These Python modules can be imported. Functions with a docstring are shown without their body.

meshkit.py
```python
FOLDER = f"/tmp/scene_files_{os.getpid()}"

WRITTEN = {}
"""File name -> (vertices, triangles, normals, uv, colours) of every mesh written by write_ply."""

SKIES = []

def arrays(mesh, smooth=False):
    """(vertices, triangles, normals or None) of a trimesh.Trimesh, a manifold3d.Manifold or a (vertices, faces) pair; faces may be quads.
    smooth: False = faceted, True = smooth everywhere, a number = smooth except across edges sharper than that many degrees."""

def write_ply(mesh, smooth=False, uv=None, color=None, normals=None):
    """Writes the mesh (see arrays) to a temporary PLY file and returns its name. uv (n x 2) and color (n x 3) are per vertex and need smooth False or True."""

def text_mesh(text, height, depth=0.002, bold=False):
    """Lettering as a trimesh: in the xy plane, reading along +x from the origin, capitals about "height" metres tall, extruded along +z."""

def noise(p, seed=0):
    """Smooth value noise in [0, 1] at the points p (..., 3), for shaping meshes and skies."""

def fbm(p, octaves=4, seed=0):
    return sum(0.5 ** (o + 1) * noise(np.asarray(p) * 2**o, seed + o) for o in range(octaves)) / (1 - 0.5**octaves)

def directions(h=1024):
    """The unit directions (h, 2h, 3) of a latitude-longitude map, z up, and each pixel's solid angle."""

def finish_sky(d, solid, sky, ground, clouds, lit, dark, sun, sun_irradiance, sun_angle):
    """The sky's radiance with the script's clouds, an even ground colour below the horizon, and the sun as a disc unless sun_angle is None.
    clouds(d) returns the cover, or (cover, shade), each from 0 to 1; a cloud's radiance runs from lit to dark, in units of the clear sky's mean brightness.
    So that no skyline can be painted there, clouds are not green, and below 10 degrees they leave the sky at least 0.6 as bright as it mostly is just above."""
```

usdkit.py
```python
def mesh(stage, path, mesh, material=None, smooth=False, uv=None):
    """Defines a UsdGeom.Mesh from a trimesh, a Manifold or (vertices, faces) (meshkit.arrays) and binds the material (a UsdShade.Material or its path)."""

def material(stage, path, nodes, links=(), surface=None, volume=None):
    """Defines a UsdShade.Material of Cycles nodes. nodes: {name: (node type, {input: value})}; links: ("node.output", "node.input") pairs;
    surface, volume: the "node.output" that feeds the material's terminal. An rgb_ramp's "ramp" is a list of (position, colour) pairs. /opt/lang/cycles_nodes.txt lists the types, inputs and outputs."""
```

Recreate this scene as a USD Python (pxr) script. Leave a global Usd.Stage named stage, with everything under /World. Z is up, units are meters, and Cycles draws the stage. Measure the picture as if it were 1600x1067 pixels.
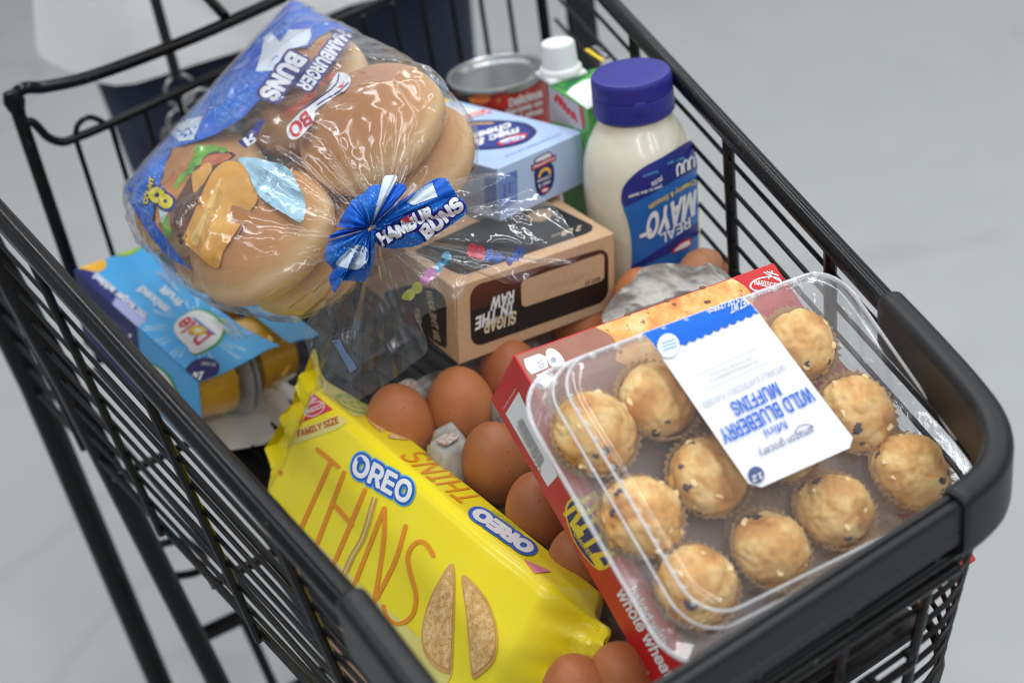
import math, random
import numpy as np
import trimesh, shapely
import manifold3d as m3
from shapely import affinity
from shapely.geometry import Polygon, LineString, Point, box as sbox
from scipy.spatial import cKDTree
import usdkit, meshkit
from pxr import Usd, UsdGeom, UsdLux, UsdShade, Gf, Sdf, Vt

rng = np.random.default_rng(7)
random.seed(7)
stage = Usd.Stage.CreateInMemory()
UsdGeom.SetStageUpAxis(stage, 'Z')
UsdGeom.Xform.Define(stage, '/World')
UsdGeom.Scope.Define(stage, '/World/Looks')

# ------------------------------------------------------------------ camera
# All lengths below are metres from the lens, x across the cart, y towards its rear gate, z up; H lifts them above the shop floor.
H = 1.30
PITCH, ROLL, YAW, FOC, FSTOP, FOCUS = .545, -.160, 1.05, 50.0, 5.4, .79
PX = FOC / 36.0 * 1600
fwd = np.array([math.cos(PITCH) * math.cos(YAW), math.cos(PITCH) * math.sin(YAW), -math.sin(PITCH)])
_r = np.array([math.sin(YAW), -math.cos(YAW), 0.0]); _u = np.cross(_r, fwd)
right = math.cos(ROLL) * _r + math.sin(ROLL) * _u
up = -math.sin(ROLL) * _r + math.cos(ROLL) * _u
cam = UsdGeom.Camera.Define(stage, '/World/camera')
cam.CreateFocalLengthAttr(FOC); cam.CreateHorizontalApertureAttr(36.0); cam.CreateVerticalApertureAttr(24.0)
cam.CreateFStopAttr(FSTOP); cam.CreateFocusDistanceAttr(FOCUS); cam.CreateClippingRangeAttr(Gf.Vec2f(.02, 100))
cam.CreateExposureAttr(0.0)
cam.AddTransformOp().Set(Gf.Matrix4d(*right, 0, *up, 0, *(-fwd), 0, 0, 0, H, 1))

def ray(px, py):
    return fwd + (px - 800) / PX * right - (py - 533.5) / PX * up
def atD(px, py, D):
    return ray(px, py) * D
def atz(px, py, z):
    d = ray(px, py); return d * (z / d[2])
def aty(px, py, y):
    d = ray(px, py); return d * (y / d[1])
def norm(v):
    v = np.asarray(v, float); return v / np.linalg.norm(v)
def topx(P):
    P = np.asarray(P, float); z = P @ fwd
    return np.stack([800 + PX * (P @ right) / z, 533.5 - PX * (P @ up) / z], -1)

# ------------------------------------------------------------------ light: ceiling tubes of a stock room and the pale light its walls give back
def rect_light(name, pos, w, h, intensity, color=(1, 1, 1), rot=(0, 0, 0)):
    l = UsdLux.RectLight.Define(stage, '/World/' + name)
    l.CreateWidthAttr(w); l.CreateHeightAttr(h); l.CreateIntensityAttr(intensity); l.CreateColorAttr(Gf.Vec3f(*color))
    x = UsdGeom.Xformable(l); x.AddTranslateOp().Set(Gf.Vec3d(pos[0], pos[1], pos[2] + H)); x.AddRotateXYZOp().Set(Gf.Vec3f(*rot))
    return l
LC = (.96, .985, 1.0)
for i, (x, y) in enumerate([(-1.5, -.6), (.45, -.2), (1.5, 0), (3.5, .2)]):
    rect_light('ceiling_light_%d' % i, (x, y, 2.1), .26, 8.0, 10.8, LC)
dome = UsdLux.DomeLight.Define(stage, '/World/room_light')
usdkit.material(stage, '/World/Looks/room_light', {'b': ('background_shader', {'color': (.93, .97, 1.0), 'strength': .40})}, [], surface='b.background')
UsdShade.MaterialBindingAPI.Apply(dome.GetPrim()).Bind(UsdShade.Material.Get(stage, '/World/Looks/room_light'))

# ------------------------------------------------------------------ helpers: prims
ORG, COUNT = {}, {}
def numbered(parent, name):
    k = (parent, name); n = COUNT.get(k, 0); COUNT[k] = n + 1
    return name if n == 0 else '%s_%03d' % (name, n)
def custom(o, **kw):
    for k, v in kw.items():
        if v: o.SetCustomDataByKey(k, v)
def thing(name, label, cat, base=(0, 0, 0), group=None, mat4=None):
    path = '/World/' + numbered('/World', name)
    x = UsdGeom.Xform.Define(stage, path)
    base = np.asarray(base, float)
    m = np.eye(4) if mat4 is None else np.array(mat4, float)
    if mat4 is None: m[:3, 3] = base
    g = Gf.Matrix4d(*[float(v) for v in (m + np.array([[0, 0, 0, 0], [0, 0, 0, 0], [0, 0, 0, H], [0, 0, 0, 0]])).T.ravel()])
    x.AddTransformOp().Set(g)
    ORG[path] = base if mat4 is None else np.zeros(3)
    custom(x.GetPrim(), label=label, category=cat, group=group)
    return x.GetPrim()
def org(p):
    s = str(p)
    while s not in ORG: s = s.rsplit('/', 1)[0]
    return ORG[s]
def part(parent, name, mesh, mat, smooth=False, label=None, kind=None):
    pp = str(parent.GetPath()); path = pp + '/' + numbered(pp, name)
    if hasattr(mesh, 'to_mesh'):
        mm = mesh.to_mesh(); mesh = (np.array(mm.vert_properties[:, :3], float), np.array(mm.tri_verts))
    if isinstance(mesh, trimesh.Trimesh): mesh = (np.array(mesh.vertices), np.array(mesh.faces))
    v, f = np.asarray(mesh[0], float) - org(pp), np.asarray(mesh[1])
    if f.shape[1] == 3: used, inv = np.unique(f, return_inverse=True); v, f = v[used], inv.reshape(-1, 3)
    o = usdkit.mesh(stage, path, (v, f), mat, smooth).GetPrim()
    custom(o, label=label, kind=kind)
    return o
def solo(name, mesh, mat, label=None, cat=None, smooth=False, kind=None, group=None):
    path = '/World/' + numbered('/World', name)
    if isinstance(mesh, trimesh.Trimesh): mesh = (np.array(mesh.vertices), np.array(mesh.faces))
    o = usdkit.mesh(stage, path, (np.asarray(mesh[0]) + [0, 0, H], mesh[1]), mat, smooth).GetPrim()
    custom(o, label=label, category=cat, kind=kind, group=group); ORG[path] = np.array([0, 0, 0.])
    return o
def copy_of(root, name, label, cat, group, mat4):
    r = thing(name, label, cat, group=group, mat4=mat4)
    r.GetReferences().AddInternalReference(root.GetPath()); r.SetInstanceable(True)
    return r

# ------------------------------------------------------------------ helpers: materials
MATS = {}
def M(name, col=(.5, .5, .5), rough=.5, var=None, vscale=30., vdet=3, bump=0, bscale=300., bdist=.001, spec=.5, metal=0, coat=0, sub=0, subr=(1, .4, .2), subs=.004, ior=1.5, trans=0, trl=0, rnd=0):
    if name in MATS: return MATS[name]
    n = {'p': ('principled_bsdf', dict(base_color=col, roughness=rough, specular_ior_level=spec, metallic=metal, coat_weight=coat, ior=ior, transmission_weight=trans, subsurface_weight=sub, subsurface_radius=subr, subsurface_scale=subs)), 'g': ('geometry', {}), 't': ('texture_coordinate', {})}
    L = []
    if var is not None:
        n['n'] = ('noise_texture', dict(scale=vscale, detail=vdet)); n['r'] = ('rgb_ramp', {'ramp': [(.3, col), (.7, var)]})
        L += [('t.object', 'n.vector'), ('n.fac', 'r.fac')]
        src = 'r.color'
        if rnd:
            n['oi'] = ('object_info', {}); n['mr'] = ('map_range', dict(from_min=0, from_max=1, to_min=1 - rnd, to_max=1 + rnd * .4))
            n['mx'] = ('hsv', dict(hue=.5, saturation=1, fac=1)); L += [('oi.random', 'mr.value'), ('mr.result', 'mx.value'), (src, 'mx.color')]; src = 'mx.color'
        L.append((src, 'p.base_color'))
    if bump:
        n['bn'] = ('noise_texture', dict(scale=bscale, detail=3)); n['b'] = ('bump', dict(strength=bump, distance=bdist))
        L += [('t.object', 'bn.vector'), ('bn.fac', 'b.height'), ('b.normal', 'p.normal')]
    out = 'p.BSDF'
    if trl:
        n['tl'] = ('translucent_bsdf', dict(color=col)); n['mc'] = ('mix_closure', dict(fac=trl)); L += [('p.BSDF', 'mc.closure1'), ('tl.BSDF', 'mc.closure2')]; out = 'mc.closure'
    MATS[name] = usdkit.material(stage, '/World/Looks/' + name, n, L, surface=out)
    return MATS[name]
def clear_film(name, ior=1.5, rough=.05, haze=.03, hazecol=(.9, .93, .97), bump=.3, bscale=90., bdist=.002, tint=(.985, .985, .985), stretch=(1, 1, 1), gloss=1.0):
    n = {'t': ('texture_coordinate', {}), 'map': ('mapping', dict(scale=stretch)), 'bn': ('noise_texture', dict(scale=bscale, detail=3, roughness=.55, distortion=.6)), 'b': ('bump', dict(strength=bump, distance=bdist)),
         'tr': ('transparent_bsdf', dict(color=tint)), 'gl': ('glossy_bsdf', dict(color=(gloss,) * 3, roughness=rough)), 'df': ('diffuse_bsdf', dict(color=hazecol)),
         'fr': ('layer_weight', dict(blend=.5)), 'pw': ('math', dict(math_type='power', value2=3.2)), 'ma': ('math', dict(math_type='multiply_add', value2=.72, value3=.045, use_clamp=True)), 'm1': ('mix_closure', dict(fac=haze)), 'm2': ('mix_closure', {})}
    L = [('t.object', 'map.vector'), ('map.vector', 'bn.vector'), ('bn.fac', 'b.height'), ('b.normal', 'gl.normal'), ('b.normal', 'fr.normal'), ('fr.facing', 'pw.value1'), ('pw.value', 'ma.value1'),
         ('tr.BSDF', 'm1.closure1'), ('df.BSDF', 'm1.closure2'), ('m1.closure', 'm2.closure1'), ('gl.BSDF', 'm2.closure2'), ('ma.value', 'm2.fac')]
    MATS[name] = usdkit.material(stage, '/World/Looks/' + name, n, L, surface='m2.closure')
    return MATS[name]

# ------------------------------------------------------------------ helpers: shapes
def tube(pts, r, sides=10, closed=False):
    p = np.asarray(pts, float)
    n = len(p)
    t = (np.roll(p, -1, 0) - np.roll(p, 1, 0)) if closed else np.gradient(p, axis=0)
    t /= np.linalg.norm(t, axis=1, keepdims=True) + 1e-12
    a0 = np.cross(t[0], [0, 0, 1.]) if abs(t[0][2]) < .9 else np.cross(t[0], [1., 0, 0])
    A = [norm(a0)]
    for i in range(1, n):
        a = A[-1] - t[i] * (A[-1] @ t[i]); A.append(norm(a))
    A = np.array(A); B = np.cross(t, A)
    ang = np.arange(sides) * 2 * np.pi / sides
    rr = np.broadcast_to(r, (n,))
    v = p[:, None] + rr[:, None, None] * (np.cos(ang)[None, :, None] * A[:, None] + np.sin(ang)[None, :, None] * B[:, None])
    f = []
    for i in range(n if closed else n - 1):
        j = (i + 1) % n
        for k in range(sides):
            k2 = (k + 1) % sides
            f += [(i * sides + k, i * sides + k2, j * sides + k2), (i * sides + k, j * sides + k2, j * sides + k)]
    v = v.reshape(-1, 3)
    if not closed:
        c = len(v); v = np.vstack([v, p[0], p[-1]])
        for k in range(sides):
            k2 = (k + 1) % sides
            f += [(c, k2, k), (c + 1, (n - 1) * sides + k, (n - 1) * sides + k2)]
    return v, np.array(f)
def round_path(pts, rad, seg=6):
    p = np.asarray(pts, float); out = [p[0]]
    for i in range(1, len(p) - 1):
        a, b, c = p[i - 1], p[i], p[i + 1]
        r = min(rad, .49 * np.linalg.norm(a - b), .49 * np.linalg.norm(c - b))
        s, e = b + norm(a - b) * r, b + norm(c - b) * r
        for k in range(seg + 1):
            q = k / seg; out.append((1 - q) ** 2 * s + 2 * q * (1 - q) * b + q * q * e)
    out.append(p[-1]); return np.array(out)
def spline(pts, per=8, closed=True):
    p = np.asarray(pts, float); n = len(p); out = []
    for i in range(n if closed else n - 1):
        g = lambda k: p[(i + k) % n] if closed else p[min(max(i + k, 0), n - 1)]
        a, b, c, d = g(-1), g(0), g(1), g(2)
        for q in np.arange(per) / per:
            out.append(.5 * (2 * b + (c - a) * q + (2 * a - 5 * b + 4 * c - d) * q * q + (3 * b - a - 3 * c + d) * q ** 3))
    if not closed: out.append(p[-1])
    return np.array(out)
def lathe(profile, seg=40, cap=True):
    pr = np.asarray(profile, float); n = len(pr); ang = np.arange(seg) * 2 * np.pi / seg
    v = np.stack([pr[:, None, 0] * np.cos(ang), pr[:, None, 0] * np.sin(ang), np.broadcast_to(pr[:, None, 1], (n, seg))], -1).reshape(-1, 3)
    f = []
    for i in range(n - 1):
        for k in range(seg):
            k2 = (k + 1) % seg
            f += [(i * seg + k, i * seg + k2, (i + 1) * seg + k2), (i * seg + k, (i + 1) * seg + k2, (i + 1) * seg + k)]
    if cap:
        c = len(v); v = np.vstack([v, [0, 0, pr[0, 1]], [0, 0, pr[-1, 1]]])
        for k in range(seg):
            k2 = (k + 1) % seg
            f += [(c, k2, k), (c + 1, (n - 1) * seg + k, (n - 1) * seg + k2)]
    return v, np.array(f)
def loft(secs, closed_ring=True, caps=True):
    S = np.asarray(secs, float); n, k = S.shape[:2]; v = S.reshape(-1, 3); f = []
    kk = k if closed_ring else k - 1
    for i in range(n - 1):
        for j in range(kk):
            j2 = (j + 1) % k
            f += [(i * k + j, i * k + j2, (i + 1) * k + j2), (i * k + j, (i + 1) * k + j2, (i + 1) * k + j)]
    if caps and closed_ring:
        c = len(v); v = np.vstack([v, S[0].mean(0), S[-1].mean(0)])
        for j in range(k):
            j2 = (j + 1) % k
            f += [(c, j2, j), (c + 1, (n - 1) * k + j, (n - 1) * k + j2)]
    return v, np.array(f)
def xf(mesh, R=None, t=(0, 0, 0), s=1.0):
    v = np.asarray(mesh[0]) * s
    if R is not None: v = v @ np.asarray(R).T
    return v + np.asarray(t), mesh[1]
def join(*ms):
    vs, fs, a = [], [], 0
    for v, f in ms:
        vs.append(v); fs.append(np.asarray(f) + a); a += len(v)
    return np.vstack(vs), np.vstack(fs)
def hull_pts(pts):
    h = trimesh.convex.convex_hull(np.asarray(pts)); return np.array(h.vertices), np.array(h.faces)
def rbox(dims, r=.001, seg=8):
    d = np.asarray(dims, float); s = m3.Manifold.sphere(r, seg); ms = []
    for c in np.ndindex(2, 2, 2):
        ms.append(s.translate(tuple(np.where(np.array(c) > 0, d - r, r))))
    m = m3.Manifold.batch_hull(ms).to_mesh()
    return np.array(m.vert_properties[:, :3], float), np.array(m.tri_verts)
def rrect(w, h, r, k=6):
    """Rounded rectangle ring, counter-clockwise, centred."""
    out = []
    for cx, cy, a in ((w / 2 - r, h / 2 - r, 0), (-w / 2 + r, h / 2 - r, 90), (-w / 2 + r, -h / 2 + r, 180), (w / 2 - r, -h / 2 + r, 270)):
        for q in range(k + 1):
            t = math.radians(a + 90 * q / k); out.append((cx + r * math.cos(t), cy + r * math.sin(t)))
    return np.array(out)
def euler(yaw, ry, rx):
    from scipy.spatial.transform import Rotation as Ro
    return Ro.from_euler('ZYX', [yaw, ry, rx], degrees=True).as_matrix()
def mat4(R, t, s=1.0):
    m = np.eye(4); m[:3, :3] = np.asarray(R) * s; m[:3, 3] = t; return m

# ------------------------------------------------------------------ helpers: print on surfaces
TEXT = {}
def text_shape(s, bold=False):
    k = (s, bold)
    if k not in TEXT:
        m = meshkit.text_mesh(s, 1.0, .1, bold)
        up_ = m.face_normals[:, 2] > .9
        tri = m.vertices[m.faces[up_]][:, :, :2]
        a, b = tri[:, 1] - tri[:, 0], tri[:, 2] - tri[:, 0]
        tri = tri[np.abs(a[:, 0] * b[:, 1] - a[:, 1] * b[:, 0]) > 1e-9]
        TEXT[k] = shapely.union_all(shapely.buffer(shapely.polygons(tri), 1e-4, join_style='mitre'))
    return TEXT[k]
class Face:
    """A flat face: origin, two axes and the outward normal; finds where a sight line meets it."""
    curved = False; step = 9.0
    def __init__(s, O, U, V, N): s.O, s.U, s.V, s.N = map(np.asarray, (O, U, V, N))
    def uv(s, px):
        d = ray(*px); t = (s.O @ s.N) / (d @ s.N); P = d * t - s.O
        return np.array([P @ s.U, P @ s.V])
    def map(s, q, h): return s.O + q[:, :1] * s.U + q[:, 1:2] * s.V + s.N * h
    def toward(s, P): return np.broadcast_to(s.N, P.shape)
class Skin:
    """A curved surface (a mesh) that print lies on; positions on it are found along sight lines."""
    curved = True
    def __init__(s, mesh, step=9.0, lift=.00039):
        s.lift = lift
        s.m = trimesh.Trimesh(*mesh, process=False); s.step = step; s.c = s.m.triangles_center; s.k = cKDTree(s.c)
        q = topx(s.m.vertices); a, b = q.min(0) - 2, q.max(0) + 2; st = 1.6
        gx, gy = np.arange(max(a[0], -60), min(b[0], 1660), st), np.arange(max(a[1], -60), min(b[1], 1127), st); X, Y = np.meshgrid(gx, gy)
        d = fwd + ((X.ravel() - 800) / PX)[:, None] * right - ((Y.ravel() - 533.5) / PX)[:, None] * up
        on = np.pad(s.m.ray.intersects_any(np.zeros_like(d), d).reshape(X.shape), ((0, 0), (1, 1))).astype(np.int8); e = np.diff(on, axis=1)
        r, s0 = np.nonzero(e == 1); s1 = np.nonzero(e == -1)[1]
        s.sil = shapely.union_all(shapely.box(gx[0] + (s0 - .5) * st, gy[r] - st * .51, gx[0] + (s1 - .5) * st, gy[r] + st * .51)).buffer(1.5).buffer(-2.9).simplify(.25)
    def uv(s, px): return np.asarray(px, float)
    def map(s, q, h):
        d = fwd + (q[:, :1] - 800) / PX * right - (q[:, 1:2] - 533.5) / PX * up
        loc, ri, ti = s.m.ray.intersects_location(np.zeros_like(d), d, multiple_hits=True)
        P = np.full((len(q), 3), np.nan); N = np.zeros((len(q), 3)); best = np.full(len(q), np.inf)
        dist = np.linalg.norm(loc, axis=1) if len(loc) else []
        for k in range(len(ri)):
            if dist[k] < best[ri[k]]:
                best[ri[k]] = dist[k]; P[ri[k]] = loc[k]; N[ri[k]] = s.m.face_normals[ti[k]]
        miss = np.isnan(P[:, 0])
        if miss.any():
            ok = ~miss; D = np.median(np.linalg.norm(P[ok], axis=1)) if ok.any() else .85
            t = s.k.query(d[miss] / np.linalg.norm(d[miss], axis=1, keepdims=True) * D)[1]
            P[miss] = s.c[t]; N[miss] = s.m.face_normals[t]
        flip = (N * d).sum(1) > 0; N[flip] *= -1
        dn = d / np.linalg.norm(d, axis=1, keepdims=True)
        return P + (N * h * .5 - dn * h if s.lift > 0 else -N * (.0014 - abs(h)))
    def toward(s, P): return -P
LAYER = .00013
def pr(parent, name, face, shape, mat, layer=1, label=None):
    ms = []
    if face.curved: shape = shape.buffer(0).intersection(face.sil)
    for g in getattr(shape, 'geoms', [shape]):
        if g.is_empty or g.geom_type != 'Polygon' or g.area < 1e-10: continue
        try: v, f = trimesh.creation.triangulate_polygon(g, engine='earcut')
        except Exception: continue
        if len(f) == 0: continue
        if face.curved:
            v3, f = trimesh.remesh.subdivide_to_size(np.column_stack([v, np.zeros(len(v))]), f, face.step, max_iter=12); v = v3[:, :2]
        ms.append((np.asarray(v), np.asarray(f)))
    if not ms: return None
    v, f = join(*[(np.column_stack([a, np.zeros(len(a))]), b) for a, b in ms])
    P = face.map(v[:, :2], layer * (abs(face.lift) if face.curved else LAYER))
    n = np.cross(P[f[:, 1]] - P[f[:, 0]], P[f[:, 2]] - P[f[:, 0]])
    bad = (n * face.toward(P[f].mean(1))).sum(1) < 0
    f = f.copy(); f[bad] = f[bad][:, ::-1]
    ar = np.linalg.norm(n, axis=1) > 1e-14; f = f[ar]; used, inv = np.unique(f, return_inverse=True); P, f = P[used], inv.reshape(-1, 3)
    if len(f) == 0: return None
    return part(parent, name, (P, f), mat, smooth=bool(face.curved), label=label)
def poly(face, pts, smooth=False, per=6):
    q = np.array([face.uv(p) for p in pts])
    if smooth: q = spline(q, per)
    return Polygon(q).buffer(0)
def stroke(face, pts, w, smooth=False, cap=1):
    q = np.array([face.uv(p) for p in pts])
    if smooth: q = spline(q, 8, False)
    if not face.curved:
        a, b = face.uv(pts[0]), face.uv((pts[0][0] + 1, pts[0][1])); w = w * np.linalg.norm(a - b)
    return LineString(q).buffer(w / 2, cap_style=cap)
def text(face, s, p0, p1, pt, bold=False, fat=0.0):
    """Lettering whose base line runs from p0 to p1, capitals as tall as p0 to pt."""
    g = text_shape(s, bold); w = g.bounds[2]
    if fat: g = g.buffer(fat)
    a, b, c = face.uv(p0), face.uv(p1), face.uv(pt)
    ux, uy = (b - a) / w, c - a
    return affinity.affine_transform(g, [ux[0], uy[0], ux[1], uy[1], a[0], a[1]])
def ellipse(face, c, a, b):
    """Ellipse with centre c and half axes ending at a and b, all as seen."""
    c, a, b = face.uv(c), face.uv(a), face.uv(b)
    t = np.linspace(0, 2 * np.pi, 40, endpoint=False)[:, None]
    return Polygon(c + np.cos(t) * (a - c) + np.sin(t) * (b - c))
def Z(ox, oy, s):
    f = lambda *p: [(x / s + ox, y / s + oy) for x, y in p]
    return f
def ink(name, c, rough=.4, **k): return M('print_' + name, c, rough, **k)

# ------------------------------------------------------------------ setting: the shop floor
def concrete():
    n = {'g': ('geometry', {}), 'a': ('noise_texture', dict(scale=1.1, detail=5, roughness=.6)), 'b': ('noise_texture', dict(scale=9, detail=4)), 'c': ('noise_texture', dict(scale=.45, detail=4, distortion=1.2)),
         'r1': ('rgb_ramp', {'ramp': [(.35, (.385, .393, .400)), (.65, (.405, .412, .418))]}), 'r2': ('rgb_ramp', {'ramp': [(.3, (.97, .97, .97)), (.7, (1.01, 1.01, 1.01))]}), 'r3': ('rgb_ramp', {'ramp': [(.485, (1, 1, 1)), (.5, (.72, .73, .73)), (.515, (1, 1, 1))]}),
         'm1': ('mix', dict(mix_type='multiply', fac=1)), 'm2': ('mix', dict(mix_type='multiply', fac=.34)), 'p': ('principled_bsdf', dict(roughness=.42, specular_ior_level=.35)), 'bp': ('bump', dict(strength=.15, distance=.002))}
    L = [('g.position', k + '.vector') for k in 'abc'] + [('a.fac', 'r1.fac'), ('b.fac', 'r2.fac'), ('c.fac', 'r3.fac'), ('r1.color', 'm1.color1'), ('r2.color', 'm1.color2'), ('m1.color', 'm2.color1'), ('r3.color', 'm2.color2'), ('m2.color', 'p.base_color'), ('b.fac', 'bp.height'), ('bp.normal', 'p.normal')]
    return usdkit.material(stage, '/World/Looks/concrete', n, L, surface='p.BSDF')
fl = (np.array([(-15, -15, -H), (15, -15, -H), (15, 15, -H), (-15, 15, -H)], float), np.array([(0, 1, 2), (0, 2, 3)]))
solo('shop_floor', fl, concrete(), label='smooth pale grey concrete floor of the stock room', cat='floor', kind='structure')

# ------------------------------------------------------------------ the cart
def coated():
    n = {'t': ('texture_coordinate', {}), 'a': ('noise_texture', dict(scale=520, detail=2)), 'b': ('noise_texture', dict(scale=26, detail=3)), 'r': ('rgb_ramp', {'ramp': [(.66, (.0045, .0048, .0052)), (.74, (.10, .10, .10))]}), 'r2': ('rgb_ramp', {'ramp': [(.35, (.16, .16, .16)), (.7, (.30, .30, .30))]}), 'rm': ('rgb_ramp', {'ramp': [(.50, (0, 0, 0)), (.62, (1, 1, 1))]}), 'm': ('mix', dict(mix_type='mix', color1=(.0045, .0048, .0052))), 'p': ('principled_bsdf', dict(specular_ior_level=.22)), 'bp': ('bump', dict(strength=.06, distance=.0006))}
    return usdkit.material(stage, '/World/Looks/black_wire', n, [('t.object', 'a.vector'), ('t.object', 'b.vector'), ('a.fac', 'r.fac'), ('b.fac', 'r2.fac'), ('b.fac', 'rm.fac'), ('rm.color', 'm.fac'), ('r.color', 'm.color2'), ('m.color', 'p.base_color'), ('r2.color', 'p.roughness'), ('a.fac', 'bp.height'), ('bp.normal', 'p.normal')], surface='p.BSDF')
black_wire = coated()
black_plastic = M('black_plastic', (.006, .0065, .0075), .40, var=(.009, .0095, .0105), vscale=120, bump=.12, bscale=900, bdist=.0004, spec=.35)
rubber = M('caster_rubber', (.02, .02, .021), .7)
steel = M('steel', (.5, .5, .5), .3, metal=1)
cart = thing('shopping_cart', 'small black wire shopping cart holding all the groceries', 'shopping cart', (.33, .68, -H))
FZ, GY = -.562, 1.03
def onrim(px, py):
    d = ray(px, py); t = -.463 / (d[2] - .15 * d[1]); return d * t
def rimz(y): return .15 * y - .463
RC, RM, RF = onrim(1388, 477), onrim(1130, 200), onrim(1000, 55)
LN, LM, LF = onrim(560, 958), onrim(300, 660), onrim(0, 335)
def xr(y): return RC[0] + (RF[0] - RC[0]) * (y - RC[1]) / (RF[1] - RC[1])
def xl(y): return LN[0] + (LF[0] - LN[0]) * (y - LN[1]) / (LF[1] - LN[1])
FY = onrim(1489, 796)[1]; EX = onrim(1489, 796)[0]; WX = xl(FY) + .035
def P3(x, y, dz=0): return np.array([x, y, rimz(y) + dz])
part(cart, 'right_rail', tube([P3(xr(1.06), 1.06), P3(xr(.8), .8), P3(xr(.6), .6), P3(xr(RC[1] - .01), RC[1] - .01)], .0062, 24), black_wire, True)
part(cart, 'left_rail', tube([P3(xl(1.06), 1.06), P3(xl(.8), .8), P3(xl(.6), .6), P3(xl(LN[1] - .01), LN[1] - .01)], .0066, 24), black_wire, True)
def bumper(path, name):
    prof = rrect(.0145, .036, .006, 5); secs = []
    p = round_path(path, .06, 10) if len(path) < 8 else path
    for i in range(len(p)):
        t = norm(p[min(i + 1, len(p) - 1)] - p[max(i - 1, 0)]); s_ = norm(np.cross(t, [0, 0, 1]))
        for e in ((.9,) if i in (0, len(p) - 1) else (1.,)):
            secs.append([p[i] + s_ * q[0] * e + np.array([0, 0, -.008 + q[1] * e]) for q in prof])
    part(cart, name, loft(secs), black_plastic, 40)
bumper(spline([onrim(*q) for q in ((1388, 478), (1425, 517), (1470, 566), (1515, 618), (1546, 662), (1558, 704), (1549, 742), (1522, 772), (1489, 796))], 5, False), 'corner_bumper')
bumper([P3(xl(LN[1] + .006), LN[1] + .006), P3(xl(LN[1]), LN[1]), P3(xl(FY) - .008, FY - .004), P3(WX - .006, FY), P3(WX, FY)], 'corner_bumper')
fp = [(-.005, .004), (-.0035, .006), (-.001, .006), (-.0008, .0045), (.0008, .0045), (.001, .006), (.0035, .006), (.005, .004), (.005, -.008), (.0035, -.009), (.005, -.010), (.005, -.015), (-.005, -.015), (-.005, -.010), (-.0035, -.009), (-.005, -.008)]
part(cart, 'front_rail', loft([[P3(x, FY + a, b) for a, b in fp] for x in np.linspace(WX - .004, EX + .004, 6)]), black_plastic)
for dz_ in (-.026, -.036):
    part(cart, 'front_bar', tube([P3(WX - .004, FY + .001, dz_), P3(EX + .004, FY + .001, dz_)], .0034, 10), black_wire, 40)
def wall_pt(x, y, f, side):
    """A point of the basket's side, f = 0 at the rim and 1 at the floor."""
    top = P3(x, y); ins = {'l': (.02, 0), 'r': (-.004, 0), 'f': (0, .026), 'b': (0, 0)}[side]
    return np.array([x + ins[0] * f, y + ins[1] * f, top[2] + (FZ - top[2]) * f])
NL = 10
for k in range(1, NL + 1):
    f = k / NL
    pts = [wall_pt(xl(1.03), 1.03, f, 'l'), wall_pt(xl(.7), .7, f, 'l'), wall_pt(xl(FY) + .0, FY, f, 'l') + [0, .026 * f, 0], wall_pt((EX + WX) / 2, FY, f, 'f'), wall_pt(xr(FY), FY, f, 'r') + [.0, .026 * f, 0], wall_pt(xr(.7), .7, f, 'r'), wall_pt(xr(.955), .955, f, 'r')]
    part(cart, 'side_wire', tube(round_path(pts, .05, 6), (.0028 if k == NL else .00155), 8), black_wire, 40)
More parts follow.
